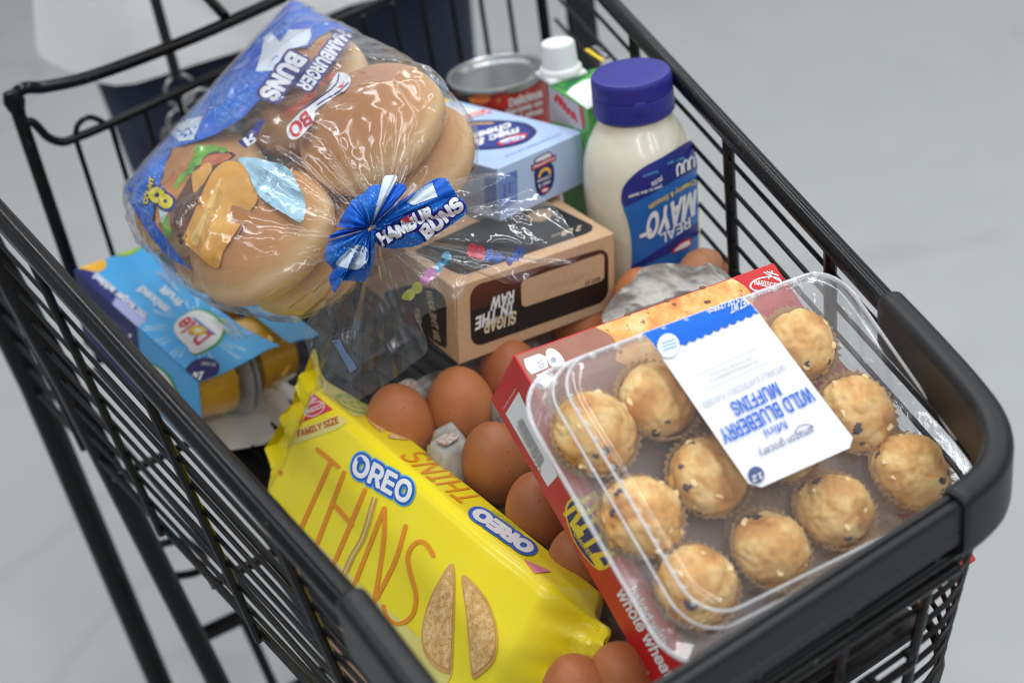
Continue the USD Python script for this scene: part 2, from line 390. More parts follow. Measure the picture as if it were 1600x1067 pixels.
for y in (.505, .645, .785, .925):
    part(cart, 'side_post', tube([wall_pt(xl(y) - .003, y, 0, 'l'), wall_pt(xl(y) - .003, y, 1.02, 'l')], .0028, 8), black_wire, 40)
for px in ((1293, 385), (1133, 205), (985, 40)):
    q = onrim(*px); part(cart, 'side_post', tube([wall_pt(q[0] + .002, q[1], 0, 'r'), wall_pt(q[0] + .002, q[1], 1.02, 'r')], .0038, 8), black_wire, 40)
for x in np.linspace(WX + .03, EX - .01, 4):
    part(cart, 'front_post', tube([wall_pt(x, FY - .003, .1, 'f'), wall_pt(x, FY - .003, 1.0, 'f'), wall_pt(x, FY - .003, 1.0, 'f') + [0, .03, 0]], .0026, 8), black_wire, 40)
for s_ in (-1, 1):
    c = wall_pt(.345 + s_ * .014, FY - .005, .50, 'f')
    part(cart, 'hook', tube(round_path([c + [-.012, -.003, .004], c + [-.012, -.009, 0], c + [.012, -.009, 0], c + [.012, -.003, .004]], .004, 4), .0022, 8), black_wire, 40)
for x in np.arange(xl(.6) + .03, xr(.6) + .03, .0235):
    y1 = 1.03; y0 = FY + .030
    if x > EX - .012: y0 = FY + .13
    if x > xr(FY): y0 = max(y0, np.interp(x, [xr(FY), xr(1.03)], [FY, 1.03]) + .16)
    part(cart, 'floor_wire', tube([(x, y0, FZ - .004), (x, y1, FZ - .004)], .0020, 6), black_wire, 40)
for y in (.42, .56, .72, .88):
    part(cart, 'cross_bar', tube([(xl(y) + .02, y, FZ - .0095), (xr(y) - .075, y, FZ - .0095)], .0035, 8), black_wire, 40)
part(cart, 'floor_panel', xf(rbox((.235, .61, .003), .001), None, (.232, .40, FZ - .0172)), black_plastic)
# the rear gate
G = lambda px, py: aty(px, py, GY)
part(cart, 'gate_top_rail', tube(spline([G(*q) for q in ((30, 175), (24, 150), (40, 138), (72, 136), (150, 117), (300, 60), (430, 2), (600, -76), (905, -205))], 6, False), .0047, 12), black_wire, 40)
part(cart, 'gate_rail', tube(spline([G(*q) for q in ((36, 192), (52, 192), (74, 214), (96, 222), (118, 216), (180, 190), (340, 116), (560, 18), (905, -130))], 6, False), .0034, 10), black_wire, 40)
part(cart, 'wire_loop', tube(spline([G(*q) for q in ((118, 214), (122, 195), (138, 184), (155, 188), (166, 196))], 6, False), .0022, 8), black_wire, 40)
part(cart, 'gate_joint', xf(lathe([(0.001, -.008), (.006, -.007), (.008, 0), (.006, .007), (.001, .008)], 16), None, G(22, 158)), black_wire, 40)
part(cart, 'seat_bar', tube([G(352, 26), G(330, 2) + [0, .03, .01], G(300, -40) + [0, .08, .03]], .0042, 10), black_wire, 40)
a_, b_ = G(118, 216), G(172, 193); st = b_ - a_
zf = lambda p: np.array([p[0], p[1], FZ])
part(cart, 'gate_post', tube([G(26, 170), zf(G(26, 170))], .0052, 10), black_wire, 40)
k = 0
while True:
    p = a_ + st * k; p[2] = G(*topx(p))[2]
    if topx(p)[0] > 800: break
    part(cart, 'gate_wire', tube([p, zf(p)], .0021, 8), black_wire, 40); k += 1
q = G(838, -60); part(cart, 'gate_post', tube([q, zf(q)], .0050, 10), black_wire, 40)
q0, q1 = G(884, -20), G(926, -38); w_ = q1[0] - q0[0]
part(cart, 'hinge_plate', xf(rbox((w_, .006, .26), .002), None, (q0[0], GY, FZ + .02)), black_plastic)
LEGA = [wall_pt(xl(1.035), 1.035, -.15, 'l'), wall_pt(xl(1.035), 1.035, 1.0, 'l'), atD(250, 1067, 1.28)]
LEGB = [wall_pt(xl(.93) - .004, .93, -.05, 'l'), atD(105, 600, 1.0), atD(341, 1067, 1.14)]
for pts_, r_ in ((LEGA, .0105), (LEGB, .0088)):
    A, B = pts_[-2:]; d = B - A; bot = A + d * ((-H + .12 - A[2]) / d[2])
    part(cart, 'leg', tube(pts_ + [bot], r_, 12), black_wire, 40)
    part(cart, 'caster', join(xf(lathe([(.001, -.012), (.045, -.012), (.05, -.006), (.05, .006), (.045, .012), (.001, .012)], 24), np.array([[0, 0, 1], [1, 0, 0], [0, 1, 0]]), bot * [1, 1, 0] + [0, 0, -H + .051]), xf(rbox((.034, .04, .03), .003), None, bot - [.017, .02, .015])), rubber, 40)
for x_, y_ in ((.42, .47), (.50, .95)):
    part(cart, 'leg', tube([(x_, y_, FZ - .01), (x_ + .02, y_, -H + .12)], .0095, 12), black_wire, 40)
    part(cart, 'caster', join(xf(lathe([(.001, -.012), (.045, -.012), (.05, -.006), (.05, .006), (.045, .012), (.001, .012)], 24), np.array([[0, 0, 1], [1, 0, 0], [0, 1, 0]]), (x_ + .02, y_, -H + .051)), xf(rbox((.034, .04, .03), .003), None, (x_ + .003, y_ - .02, -H + .105))), rubber, 40)
A = atD(330, 985, 1.22); B = atD(378, 962, 1.24)
part(cart, 'frame_bar', tube([A + (A - B) * .3, B], .0075, 10), black_wire, 40)
part(cart, 'frame_bar', tube([B, atD(432, 1080, 1.30), atD(470, 1180, 1.34)], .0045, 10), black_wire, 40)
part(cart, 'frame_bar', tube(spline([atD(*q) for q in ((250, 850, 1.15), (285, 845, 1.15), (318, 868, 1.16), (310, 892, 1.17), (270, 900, 1.16))], 5, False), .0035, 8), black_wire, 40)
for x in np.arange(.22, .47, .035):
    part(cart, 'lower_wire', tube([(x, .46, -.98), (x, .98, -.98)], .002, 6), black_wire, 40)
part(cart, 'lower_rim', tube(round_path([(.2, .46, -.93), (.2, .98, -.93), (.48, .98, -.93), (.48, .46, -.93), (.2, .46, -.93)], .03, 5), .005, 8), black_wire, 40)

# ------------------------------------------------------------------ inks
WHITE = ink('white', (.80, .81, .83)); NAVY = ink('navy', (.012, .016, .14)); BLUE = ink('blue', (.02, .12, .52)); RED = ink('red', (.62, .02, .03)); BLACK = ink('black', (.012, .011, .011))
GREY = ink('grey', (.36, .37, .40)); YELLOW = ink('yellow', (.86, .62, .02)); ORANGE = ink('orange', (.80, .33, .03)); GREEN = ink('green', (.05, .32, .05)); LIME = ink('lime', (.34, .52, .05)); CREAM = ink('cream', (.72, .60, .42)); SKY = ink('sky', (.10, .42, .75)); PINK = ink('pink', (.78, .22, .30)); BROWN = ink('brown', (.16, .07, .03))
def carton(name, label, cat, R, O, dims, mat, partname='carton', r=.0010, base=None):
    R = np.asarray(R); dims = np.asarray(dims)
    t = thing(name, label, cat, O + R @ (dims * [.5, .5, 0]))
    body = part(t, partname, xf(rbox(dims, r), R, O), mat, 40)
    X, Y, Zv = R.T; w, l, h = dims
    F = dict(front=Face(O, X, Zv, -Y), top=Face(O + h * Zv, X, Y, Zv), left=Face(O, Y, Zv, -X), back=Face(O + l * Y, X, Zv, Y))
    return t, body, F

# ------------------------------------------------------------------ raw sugar carton
KRAFT = M('kraft_board', (.56, .36, .21), .62, var=(.62, .41, .25), vscale=300, bump=.08, bscale=900, bdist=.0003)
SUGR, SUGO, SUGD = euler(-2.3, 4.5, 2.3), np.array([.356, .693, -.483]), (.1236, .165, .0568)
sugar, body, F = carton('sugar_box', 'tan cardboard sugar carton with dark brown panel on its end, under the clear bag tail', 'sugar box', SUGR, SUGO, SUGD, KRAFT)
z4 = Z(450, 230, 2.884); z5 = Z(480, 440, 5.333)
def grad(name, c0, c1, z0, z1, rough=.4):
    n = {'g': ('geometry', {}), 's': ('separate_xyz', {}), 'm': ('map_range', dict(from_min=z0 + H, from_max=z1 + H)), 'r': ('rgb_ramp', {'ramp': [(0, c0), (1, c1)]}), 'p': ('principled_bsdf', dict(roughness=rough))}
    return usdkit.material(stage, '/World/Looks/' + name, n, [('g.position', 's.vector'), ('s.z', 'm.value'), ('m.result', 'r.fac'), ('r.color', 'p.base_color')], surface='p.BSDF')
PANEL = M('brown_print', (.020, .012, .010), .35); REDBROWN = M('red_brown_print', (.10, .022, .012), .35)
f = F['front']
pan = poly(f, z4((818, 628), (1443, 450), (1443, 690), (825, 907))).buffer(-.009).buffer(.009, 12)
pr(body, 'brown_panel', f, pan, PANEL, 1)
q = [f.uv(p) for p in z4((818, 600), (1443, 430), (1443, 560), (818, 740))]
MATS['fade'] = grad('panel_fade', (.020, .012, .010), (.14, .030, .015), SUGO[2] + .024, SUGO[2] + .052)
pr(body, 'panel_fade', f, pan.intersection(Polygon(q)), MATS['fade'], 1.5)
pr(body, 'date_window', f, poly(f, z4((1048, 602), (1424, 474), (1424, 598), (1052, 724))).buffer(-.004).buffer(.004, 8), KRAFT, 2.5)
for s_, a, b, c, m in (('SUGAR', (1031, 736), (886, 784), (1026, 790), CREAM), ('IN THE', (1018, 690), (846, 768), (1013, 745), WHITE), ('RAW', (1022, 643), (915, 680), (1017, 696), WHITE)):
    pr(body, 'lettering', f, text(f, s_, *z4(a, b, c), bold=True, fat=.03), m, 3)
pr(body, 'lettering', f, text(f, 'BEST BY', *z4((1406, 582), (1334, 606), (1406, 598)), bold=True), PANEL, 3.5)
pr(body, 'board_seam', f, stroke(f, z4((757, 632), (768, 985)), 1.4), M('seam', (.30, .19, .11), .7), 1)
for x0, x1 in ((1195, 1300),):
    pr(body, 'embossed_date', f, text(f, '27 15 3LC', *z4((1402, 545), (1190, 622), (1402, 562))), M('emboss', (.50, .32, .19), .5), 3.4)
f = F['top']
pr(body, 'dark_panel', f, poly(f, z4((900, 315), (1182, 258), (1372, 352), (1372, 376), (1345, 391), (790, 580), (740, 560), (560, 470))).buffer(-.006).buffer(.006, 8), BLACK, 1)
pr(body, 'lettering', f, text(f, '2 LB', *z4((1328, 352), (1236, 382), (1322, 374)), bold=True), CREAM, 2)
pr(body, 'lettering', f, text(f, 'RAW CANE SUGAR', *z4((1250, 378), (1190, 398), (1246, 388))), CREAM, 2)
pr(body, 'gold_print', f, poly(f, z4((1085, 300), (1150, 280), (1195, 300), (1150, 335), (1090, 330)), True), M('kraft_ink', (.40, .27, .16), .5), 2)
f = F['left']
pr(body, 'dark_panel', f, poly(f, z5((560, 110), (840, 30), (1080, 60), (1160, 140), (1165, 560), (1100, 530), (850, 350))).buffer(-.006).buffer(.006, 8), BLACK, 1)
pr(body, 'lettering', f, text(f, 'IN THE RAW', *z5((1062, 478), (990, 60), (1112, 505)), bold=True), CREAM, 2)
pr(body, 'lettering', f, text(f, 'Fact', *z5((915, 335), (905, 215), (955, 352)), bold=True), CREAM, 2)
pr(body, 'lettering', f, text(f, '30', *z5((795, 255), (785, 195), (820, 262)), bold=True), GREY, 2)

# ------------------------------------------------------------------ macaroni carton
PALE = M('pale_blue_board', (.42, .56, .80), .33, var=(.44, .58, .82), vscale=60)
k = .962
MACR, MACO, MACD = euler(11.4, 5.4, -.4), np.array([.4456, .766, -.4404]) * k, np.array([.0903, .168, .039]) * k
mac, body, F = carton('macaroni_box', 'pale blue macaroni and cheese carton lying flat on the tan sugar carton', 'macaroni box', MACR, MACO, MACD, PALE)
zm = Z(680, 140, 5.08); MIDBLUE = ink('mid_blue', (.09, .19, .52)); NOODLE = ink('noodle', (.85, .45, .05))
f = F['top']
el = [(805, 345), (770, 295), (690, 262), (490, 245), (250, 255), (120, 300), (60, 370), (110, 440), (200, 470), (350, 483), (560, 465), (720, 420)]
pr(body, 'logo_oval', f, poly(f, zm(*el), True), NAVY, 1)
cx, cy = 450, 365
pr(body, 'logo_oval_inner', f, poly(f, zm(*[(cx + (x - cx) * .86, cy + (y - cy) * .82) for x, y in el]), True), M('oval_blue', (.015, .04, .25), .33), 1.6)
pr(body, 'noodle', f, stroke(f, zm((215, 385), (190, 330), (235, 290), (330, 275), (450, 270)), 6, True), NOODLE, 2.2)
for s_, a, b, c in (('mac &', (668, 305), (312, 405), (672, 352)), ('cheese', (602, 265), (202, 388), (606, 312))):
    pr(body, 'lettering', f, text(f, s_, *zm(a, b, c), bold=True, fat=.04), WHITE, 2.8)
pill = [(500, 422), (590, 378), (700, 350), (730, 362), (705, 395), (620, 427), (540, 448), (505, 442)]
pr(body, 'brand_pill', f, poly(f, zm(*pill), True), RED, 2.8)
pr(body, 'brand_pill_white', f, poly(f, zm(*[(615 + (x - 615) * .86, 400 + (y - 400) * .62) for x, y in pill]), True), WHITE, 3.4)
pr(body, 'lettering', f, text(f, 'Kraft', *zm((690, 370), (535, 424), (694, 396)), bold=True), BLUE, 4)
pr(body, 'white_banner', f, poly(f, zm((70, 215), (100, 130), (300, 158), (420, 175), (150, 255))), WHITE, 1.2)
pr(body, 'red_banner', f, poly(f, zm((90, 262), (250, 205), (390, 160), (455, 186), (330, 215), (120, 285))), RED, 2)
pr(body, 'lettering', f, text(f, 'PowerMac', *zm((415, 166), (90, 262), (424, 192)), bold=True), WHITE, 2.8)
pr(body, 'lettering', f, text(f, 'more great tastes you love!', *zm((1003, 345), (553, 530), (1006, 362))), BLUE, 1)
pr(body, 'yellow_print', f, poly(f, zm((0, 80), (90, 72), (140, 98), (20, 112))), YELLOW, 1)
f = F['front']
pr(body, 'tab_print', f, poly(f, zm((494, 702), (650, 642), (655, 890), (500, 975))), MIDBLUE, 1)
for i in range(9): pr(body, 'perforation', f, poly(f, zm(*[(500 + i * 17 + a, 692 - i * 6.3 + b) for a, b in ((0, 0), (8, -3), (8, 2), (0, 5))])), BLUE, 1.5)
pr(body, 'lettering', f, text(f, 'tear', *zm((580, 742), (583, 828), (600, 735)), bold=True), NAVY, 2)
pr(body, 'lettering', f, text(f, 'bag', *zm((542, 756), (545, 855), (562, 748)), bold=True), NAVY, 2)
pr(body, 'fold_line', f, stroke(f, zm((484, 625), (492, 905)), 1.2), M('fold', (.2, .25, .4), .5), 1)
pr(body, 'logo_cap', f, poly(f, zm((780, 590), (786, 556), (820, 530), (900, 492), (930, 508), (934, 540)), False), NAVY, 1)
pr(body, 'logo_cap_white', f, poly(f, zm((792, 580), (796, 560), (825, 538), (898, 503), (918, 512), (922, 535))), WHITE, 1.6)
pr(body, 'logo_oval', f, poly(f, zm((870, 592), (922, 585), (944, 640), (938, 740), (900, 810), (845, 845), (805, 815), (790, 740), (790, 640)), True), NAVY, 1.3)
pr(body, 'noodle', f, stroke(f, zm((825, 690), (838, 655), (870, 632), (900, 638), (908, 660)), 3.6, True), NOODLE, 2)
pr(body, 'red_banner', f, poly(f, zm((757, 605), (955, 513), (958, 562), (764, 652))), NAVY, 2)
pr(body, 'red_banner', f, poly(f, zm((764, 608), (949, 522), (951, 557), (769, 643))), RED, 2.6)
pr(body, 'lettering', f, text(f, 'PowerMac', *zm((944, 533), (772, 612), (946, 554)), bold=True), WHITE, 3.2)
pr(body, 'lettering', f, text(f, 'cheese', *zm((916, 675), (808, 722), (918, 700)), bold=True), WHITE, 2.2)
pr(body, 'lettering', f, text(f, 'mac &', *zm((912, 716), (815, 760), (914, 744)), bold=True), WHITE, 2.2)
pr(body, 'brand_pill', f, poly(f, zm((838, 798), (870, 775), (895, 775), (900, 795), (870, 818), (842, 820)), True), RED, 2.4)
pr(body, 'brand_pill_white', f, poly(f, zm((848, 800), (870, 785), (890, 784), (890, 795), (868, 808), (848, 812)), True), WHITE, 3)
f = F['left']
pr(body, 'barcode_panel', f, poly(f, zm((200, 585), (325, 620), (290, 660), (200, 640))), BLACK, 1)
pr(body, 'side_print', f, poly(f, zm((390, 690), (482, 702), (490, 970), (395, 930))), MIDBLUE, 1)

# ------------------------------------------------------------------ cracker carton, tipped towards the front of the cart
RIR, RIO, RID = euler(-2.0, 5.6, 34.2), np.array([.2843, .3862, -.5367]) + euler(-2.0, 5.6, 34.2)[:, 1] * .016, np.array([.1738, .194, .0479])
REDBOARD = M('red_board', (.52, .010, .016), .34, var=(.56, .014, .018), vscale=40)
ritz, body, F = carton('cracker_box', 'red cracker carton tipped forward under the muffin container', 'cracker box', RIR, RIO, RID, REDBOARD)
zr = Z(880, 380, 4.444); zr2 = Z(780, 540, 4.85); zr6 = Z(740, 400, 2.857); zr7 = Z(820, 600, 2.051); zr5 = Z(680, 760, 3.476); zrb = Z(760, 560, 3.138)
f = F['top']; w_, l_ = RID[0], RID[1]
def scallop(u, v0, v1, n, a): return [(u + a * abs(math.sin(math.pi * n * t)) , v0 + (v1 - v0) * t) for t in np.linspace(0, 1, n * 8 + 1)]
ub, ur = f.uv(zr((215, 575))[0])[0], f.uv(zr((1165, 235))[0])[0]
BRN = M('brown_board', (.30, .115, .075), .42, var=(.36, .15, .10), vscale=90, bump=.05, bscale=700)
def cracker(name, c0, c1, c2, vs=120, dark=(.05, .02, .015)):
    n = {'t': ('texture_coordinate', {}), 'a': ('noise_texture', dict(scale=vs, detail=5, roughness=.65)), 'b': ('noise_texture', dict(scale=vs * 3.2, detail=2)), 'r': ('rgb_ramp', {'ramp': [(.30, c0), (.5, c1), (.68, c2)]}), 'r2': ('rgb_ramp', {'ramp': [(.30, (.35, .16, .07)), (.36, (1, 1, 1))]}), 'm': ('mix', dict(mix_type='multiply', fac=.9)), 'p': ('principled_bsdf', dict(roughness=.4))}
    return usdkit.material(stage, '/World/Looks/' + name, n, [('t.object', 'a.vector'), ('t.object', 'b.vector'), ('a.fac', 'r.fac'), ('b.fac', 'r2.fac'), ('r.color', 'm.color1'), ('r2.color', 'm.color2'), ('m.color', 'p.base_color')], surface='p.BSDF')
CRACK = cracker('cracker_print', (.55, .17, .035), (.80, .40, .11), (.92, .66, .32), 70)
pr(body, 'brown_print', f, sbox(.0012, .0012, ur - .001, l_ - .0012), BRN, 1)
pr(body, 'cracker_picture', f, Polygon(scallop(ub, .0012, l_ - .001, 9, .006)[::-1] + scallop(ur, .0012, l_ - .001, 9, .005)), CRACK, 2)
for p in ((445, 497), (715, 402), (965, 312), (700, 592), (1000, 410)):
    pr(body, 'cracker_hole', f, ellipse(f, *zr(p, (p[0] + 24, p[1] - 4), (p[0] + 4, p[1] + 11))), BROWN, 3)
pr(body, 'brand_ring', f, ellipse(f, *zr((1405, 285), (1515, 262), (1425, 335))).difference(ellipse(f, *zr((1405, 285), (1503, 264), (1423, 326)))), WHITE, 2)
pr(body, 'lettering', f, text(f, 'NABISCO', *zr((1325, 290), (1490, 318), (1318, 252)), bold=True), WHITE, 2)
for a, b in (((1450, 195), (1425, 245)), ((1395, 205), (1500, 262)), ((1415, 200), (1490, 225))): pr(body, 'brand_mark', f, stroke(f, zr(a, b), 2.2), WHITE, 2)
pr(body, 'calorie_badge', f, poly(f, zr2((185, 105), (300, 62), (355, 85), (372, 165), (245, 220), (200, 165))), WHITE, 2)
pr(body, 'lettering', f, text(f, '70', *zr2((318, 92), (345, 160), (282, 112)), bold=True), GREY, 3)
pr(body, 'calorie_badge', f, poly(f, zr2((280, 222), (385, 192), (425, 240), (445, 290), (340, 332), (300, 270))), WHITE, 2)
pr(body, 'lettering', f, text(f, '0.5g', *zr2((380, 225), (412, 300), (355, 232)), bold=True), GREY, 3)
pr(body, 'calorie_badge', f, poly(f, zr2((258, 262), (300, 250), (330, 290), (322, 330), (285, 320)), True), GREY, 2)
pr(body, 'round_mark', f, poly(f, zr2((352, 60), (380, 22), (440, 45), (490, 110), (480, 150), (430, 160), (385, 150)), True), WHITE, 2)
pr(body, 'round_mark', f, ellipse(f, *zr2((410, 110), (432, 110), (410, 132))), GREY, 3)
f = F['left']
pr(body, 'barcode_panel', f, poly(f, zrb((95, 270), (160, 162), (350, 575), (302, 628))), WHITE, 1)
A0, A1, B0, B1 = [np.array(p) for p in ((152, 312), (265, 545), (178, 290), (290, 500))]
for i in range(26):
    t = i / 26; w = (.010 + .016 * ((i * 7) % 5) / 5); a, b, c, d = A0 + (A1 - A0) * t, A0 + (A1 - A0) * (t + w), B0 + (B1 - B0) * (t + w), B0 + (B1 - B0) * t
    pr(body, 'bar', f, poly(f, zrb(tuple(a), tuple(b), tuple(c), tuple(d))), BLACK, 2)
pr(body, 'lettering', f, text(f, '44000 03113', *zrb((148, 330), (262, 560), (158, 326))), BLACK, 2)
pr(body, 'lettering', f, text(f, '1 oz about 15 crackers', *zrb((85, 252), (148, 150), (80, 245))), WHITE, 2)
ov = [(395, 745), (450, 690), (540, 800), (605, 970), (560, 1025), (500, 985), (430, 880)]
pr(body, 'logo_oval', f, poly(f, zrb(*[(485 + (x - 485) * 1.09, 860 + (y - 860) * 1.07) for x, y in ov]), True), YELLOW, 1)
pr(body, 'logo_oval_blue', f, poly(f, zrb(*ov), True), NAVY, 1.8)
pr(body, 'lettering', f, text(f, 'RITZ', *zrb((378, 745), (558, 1032), (520, 640)), bold=True, fat=.02), YELLOW, 2.6)
pr(body, 'lettering', f, text(f, 'CRACKERS', *zrb((428, 858), (520, 985), (441, 846)), bold=True), YELLOW, 2.6)
pr(body, 'lettering', f, text(f, 'baked with', *zr7((325, 662), (432, 842), (355, 640)), bold=True), WHITE, 1.5)
pr(body, 'lettering', f, text(f, 'whole wheat', *zr7((292, 665), (452, 942), (318, 648)), bold=True, fat=.02), WHITE, 1.5)
pr(body, 'edge_line', f, stroke(f, zr7((528, 868), (555, 915)), 2), WHITE, 1)

# ------------------------------------------------------------------ fruit cups in a printed sleeve
k = .97
DR, DO, DD = euler(7.9, 6.0, 11.2), np.array([.2238, .862, -.5791]) * k + [0, 0, .002], np.array([.0989, .176, .0655]) * k
DO = DO + euler(7.9, 6.0, 11.2) @ np.array([0, 0, DD[2] * 0])
TOPH = .07 * k
DX, DY, DZ = DR.T
SLEEVE = M('blue_board', (.055, .38, .80), .34, var=(.11, .47, .85), vscale=14)
INNER = M('grey_board', (.78, .76, .72), .75)
dole = thing('fruit_cup_carton', 'bright blue printed sleeve holding plastic cups of yellow fruit against the left rail', 'fruit cups', DO + DR @ (np.array([DD[0] / 2, DD[1] / 2, 0])))
T = Face(DO + TOPH * DZ, DX, DY, DZ); Lf = Face(DO, DY, DZ, -DX)
zd = Z(100, 360, 5.333); zd2 = Z(280, 520, 5.333); zd3 = Z(80, 350, 2.884)
near = [T.uv(p) for p in ((311, 600.6), (345, 584), (380, 567), (420, 545), (452, 535), (488, 527))]
near = [(max(0, u), v) for u, v in near]; near[0] = (0, 0)
panel = Polygon(near + [(DD[0] * 1.02, near[-1][1]), (DD[0] * 1.02, DD[1]), (0, DD[1])])
for sl in (((690, 140), (780, 130), (940, 260), (1035, 385), (1000, 405), (960, 380), (840, 270)), ((1180, 560), (1280, 545), (1500, 640), (1880, 940), (1860, 985), (1650, 890), (1480, 800), (1290, 660))):
    panel = panel.difference(poly(T, zd(*sl)))
def plate(face, shp, th, two=False):
    ms = [trimesh.creation.extrude_polygon(g, th, engine='earcut') for g in getattr(shp, 'geoms', [shp]) if g.area > 1e-8]
    m = trimesh.util.concatenate(ms); v = np.array(m.vertices)
    return face.O + v[:, :1] * face.U + v[:, 1:2] * face.V + face.N * (v[:, 2:] - th), np.array(m.faces)
tp = part(dole, 'top_panel', plate(T, panel, .0006), SLEEVE)
lp = part(dole, 'side_panel', plate(Lf, sbox(0, 0, DD[1], TOPH), .0006), SLEEVE)
part(dole, 'side_panel', plate(Face(DO + DX * DD[0], DY, DZ, DX), sbox(.10, 0, DD[1], TOPH), .0006), SLEEVE)
Bt = Face(DO, DX, DY, -DZ); UPf = Face(DO + DZ * .0008, DX, DY, DZ)
tray_pts = [UPf.uv(p) for p in ((305.3, 668), (343.7, 705), (414, 693), (470, 648), (505, 600))]
part(dole, 'bottom_panel', plate(UPf, Polygon([(0, .02)] + [tuple(t) for t in tray_pts] + [(DD[0], .03), (DD[0], DD[1]), (0, DD[1])]).buffer(0), .0008), INNER, label='white inside of the sleeve, its flap folded out')
part(dole, 'back_flap', plate(Face(DO + DY * DD[1], DX, DZ, DY), sbox(0, 0, DD[0], TOPH * .9), .0006), SLEEVE)
PALEBLUE = ink('pale_blue', (.34, .62, .86)); LAV = ink('lavender', (.38, .42, .70))
c0 = T.uv(zd((1120, 830))[0])
for i in range(30):
    a = i / 30 * 2 * math.pi + .1 * ((i * 5) % 3); r1 = .030 + .020 * ((i * 7) % 5) / 5; da = .035
    pr(tp, 'sun_ray', T, Polygon([c0 + [.020 * math.cos(a - da * .4), .020 * math.sin(a - da * .4)], c0 + [r1 * math.cos(a - da), r1 * math.sin(a - da)], c0 + [r1 * math.cos(a + da), r1 * math.sin(a + da)]]).intersection(panel.buffer(-.001)), PALEBLUE, 1)
pr(tp, 'navy_band', T, poly(T, zd((62, 322), (175, 325), (262, 362), (420, 490), (560, 610), (690, 712), (688, 755), (612, 812))).intersection(panel), NAVY, 1.6)
pr(tp, 'band_end', T, poly(T, zd((430, 560), (560, 640), (690, 720), (684, 758), (612, 812), (400, 622))).intersection(panel), LAV, 2)
for s_, a, b, c in (('no sugar added', (690, 700), (272, 358), (655, 742)), ('mixed', (890, 652), (655, 466), (835, 692)), ('fruit', (1003, 602), (838, 466), (950, 640))):
    pr(tp, 'lettering_edge', T, text(T, s_, *zd(a, b, c), bold=True, fat=.075), BLUE if s_[0] == 'n' else SKY, 2.4)
    pr(tp, 'lettering', T, text(T, s_, *zd(a, b, c), bold=True, fat=.02), WHITE, 3)
pr(tp, 'lettering', T, text(T, 'in 100% fruit juice', *zd((1055, 588), (790, 366), (1040, 600))), PALEBLUE, 2)
lf = [(650, 388), (712, 400), (762, 440), (778, 485), (745, 540), (650, 588), (612, 552), (572, 512), (553, 470), (578, 425)]
pr(tp, 'logo_leaf_edge', T, poly(T, zd3(*[(672 + (x - 668) * 1.05, 484 + (y - 484) * 1.05) for x, y in lf]), True), GREEN, 2)
pr(tp, 'logo_leaf', T, poly(T, zd3(*[(660 + (x - 664) * .97, 484 + (y - 484) * .97) for x, y in lf]), True), WHITE, 2.6)
pr(tp, 'logo_bar', T, stroke(T, zd3((640, 425), (738, 502)), 4.2, cap=2), BLUE, 3.2)
pr(tp, 'lettering', T, text(T, 'Dole', *zd3((728, 505), (612, 418), (668, 552)), bold=True, fat=.02), RED, 3.4)
sc = np.array(T.uv(zd3((661, 482))[0])); st_ = [(sc + (.0075 if i % 2 else .0042) * np.array([math.cos(i * math.pi / 14), math.sin(i * math.pi / 14)])) for i in range(28)]
pr(tp, 'logo_sun', T, Polygon(st_), YELLOW, 4)
pr(tp, 'logo_sun', T, Point(sc).buffer(.0022), WHITE, 4.6)
pr(tp, 'badge', T, ellipse(T, *zd3((680, 660), (757, 640), (690, 715))).intersection(panel), NAVY, 2)
pr(tp, 'lettering', T, text(T, '4', *zd3((688, 655), (632, 675), (704, 690)), bold=True), WHITE, 3)
pr(tp, 'lettering', T, text(T, 'FRUIT BOWLS', *zd3((745, 628), (678, 622), (742, 642)), bold=True), WHITE, 3)
FRUIT = M('peach_print', (.85, .42, .03), .35, var=(.88, .62, .08), vscale=40)
pr(tp, 'peach_picture', T, poly(T, zd((66, 300), (110, 262), (230, 214), (312, 222), (352, 272), (338, 322), (280, 348), (190, 332), (120, 318)), True).intersection(panel), FRUIT, 2.6)
pr(tp, 'leaf_picture', T, poly(T, zd((372, 150), (480, 92), (600, 50), (700, 70), (640, 150), (560, 205), (470, 218), (402, 200)), True).intersection(panel), M('leaf_print', (.10, .38, .04), .35, var=(.45, .60, .05), vscale=60), 2.6)
pr(lp, 'navy_band', Lf, sbox(Lf.uv(zd((612, 815))[0])[0], .0, DD[1] - .0005, TOPH - .0003), NAVY, 1)
for y in (875, 940, 1005): pr(lp, 'bullet', Lf, ellipse(Lf, *zd((552, y), (566, y), (552, y + 18))), WHITE, 2)
for i, y in enumerate((770, 840, 905)): pr(lp, 'lettering', Lf, text(Lf, ('no artificial flavors', 'non gmo', 'good source of vitamin c')[i], *zd((535, y + 65), (250 + 40 * i, y - 140), (532, y + 85))), GREY, 2)
lq = np.array([(450, 635), (500, 650), (548, 700), (575, 770), (572, 812), (520, 800), (450, 740)], float)
pr(lp, 'logo_leaf_edge', Lf, poly(Lf, zd3(*map(tuple, lq)), True), GREEN, 1.6)
pr(lp, 'logo_leaf', Lf, poly(Lf, zd3(*[(505 + (x - 512) * .86, 728 + (y - 728) * .92) for x, y in lq]), True), WHITE, 2.2)
pr(lp, 'lettering', Lf, text(Lf, 'Dole', *zd3((548, 772), (468, 690), (520, 800)), bold=True), RED, 3)
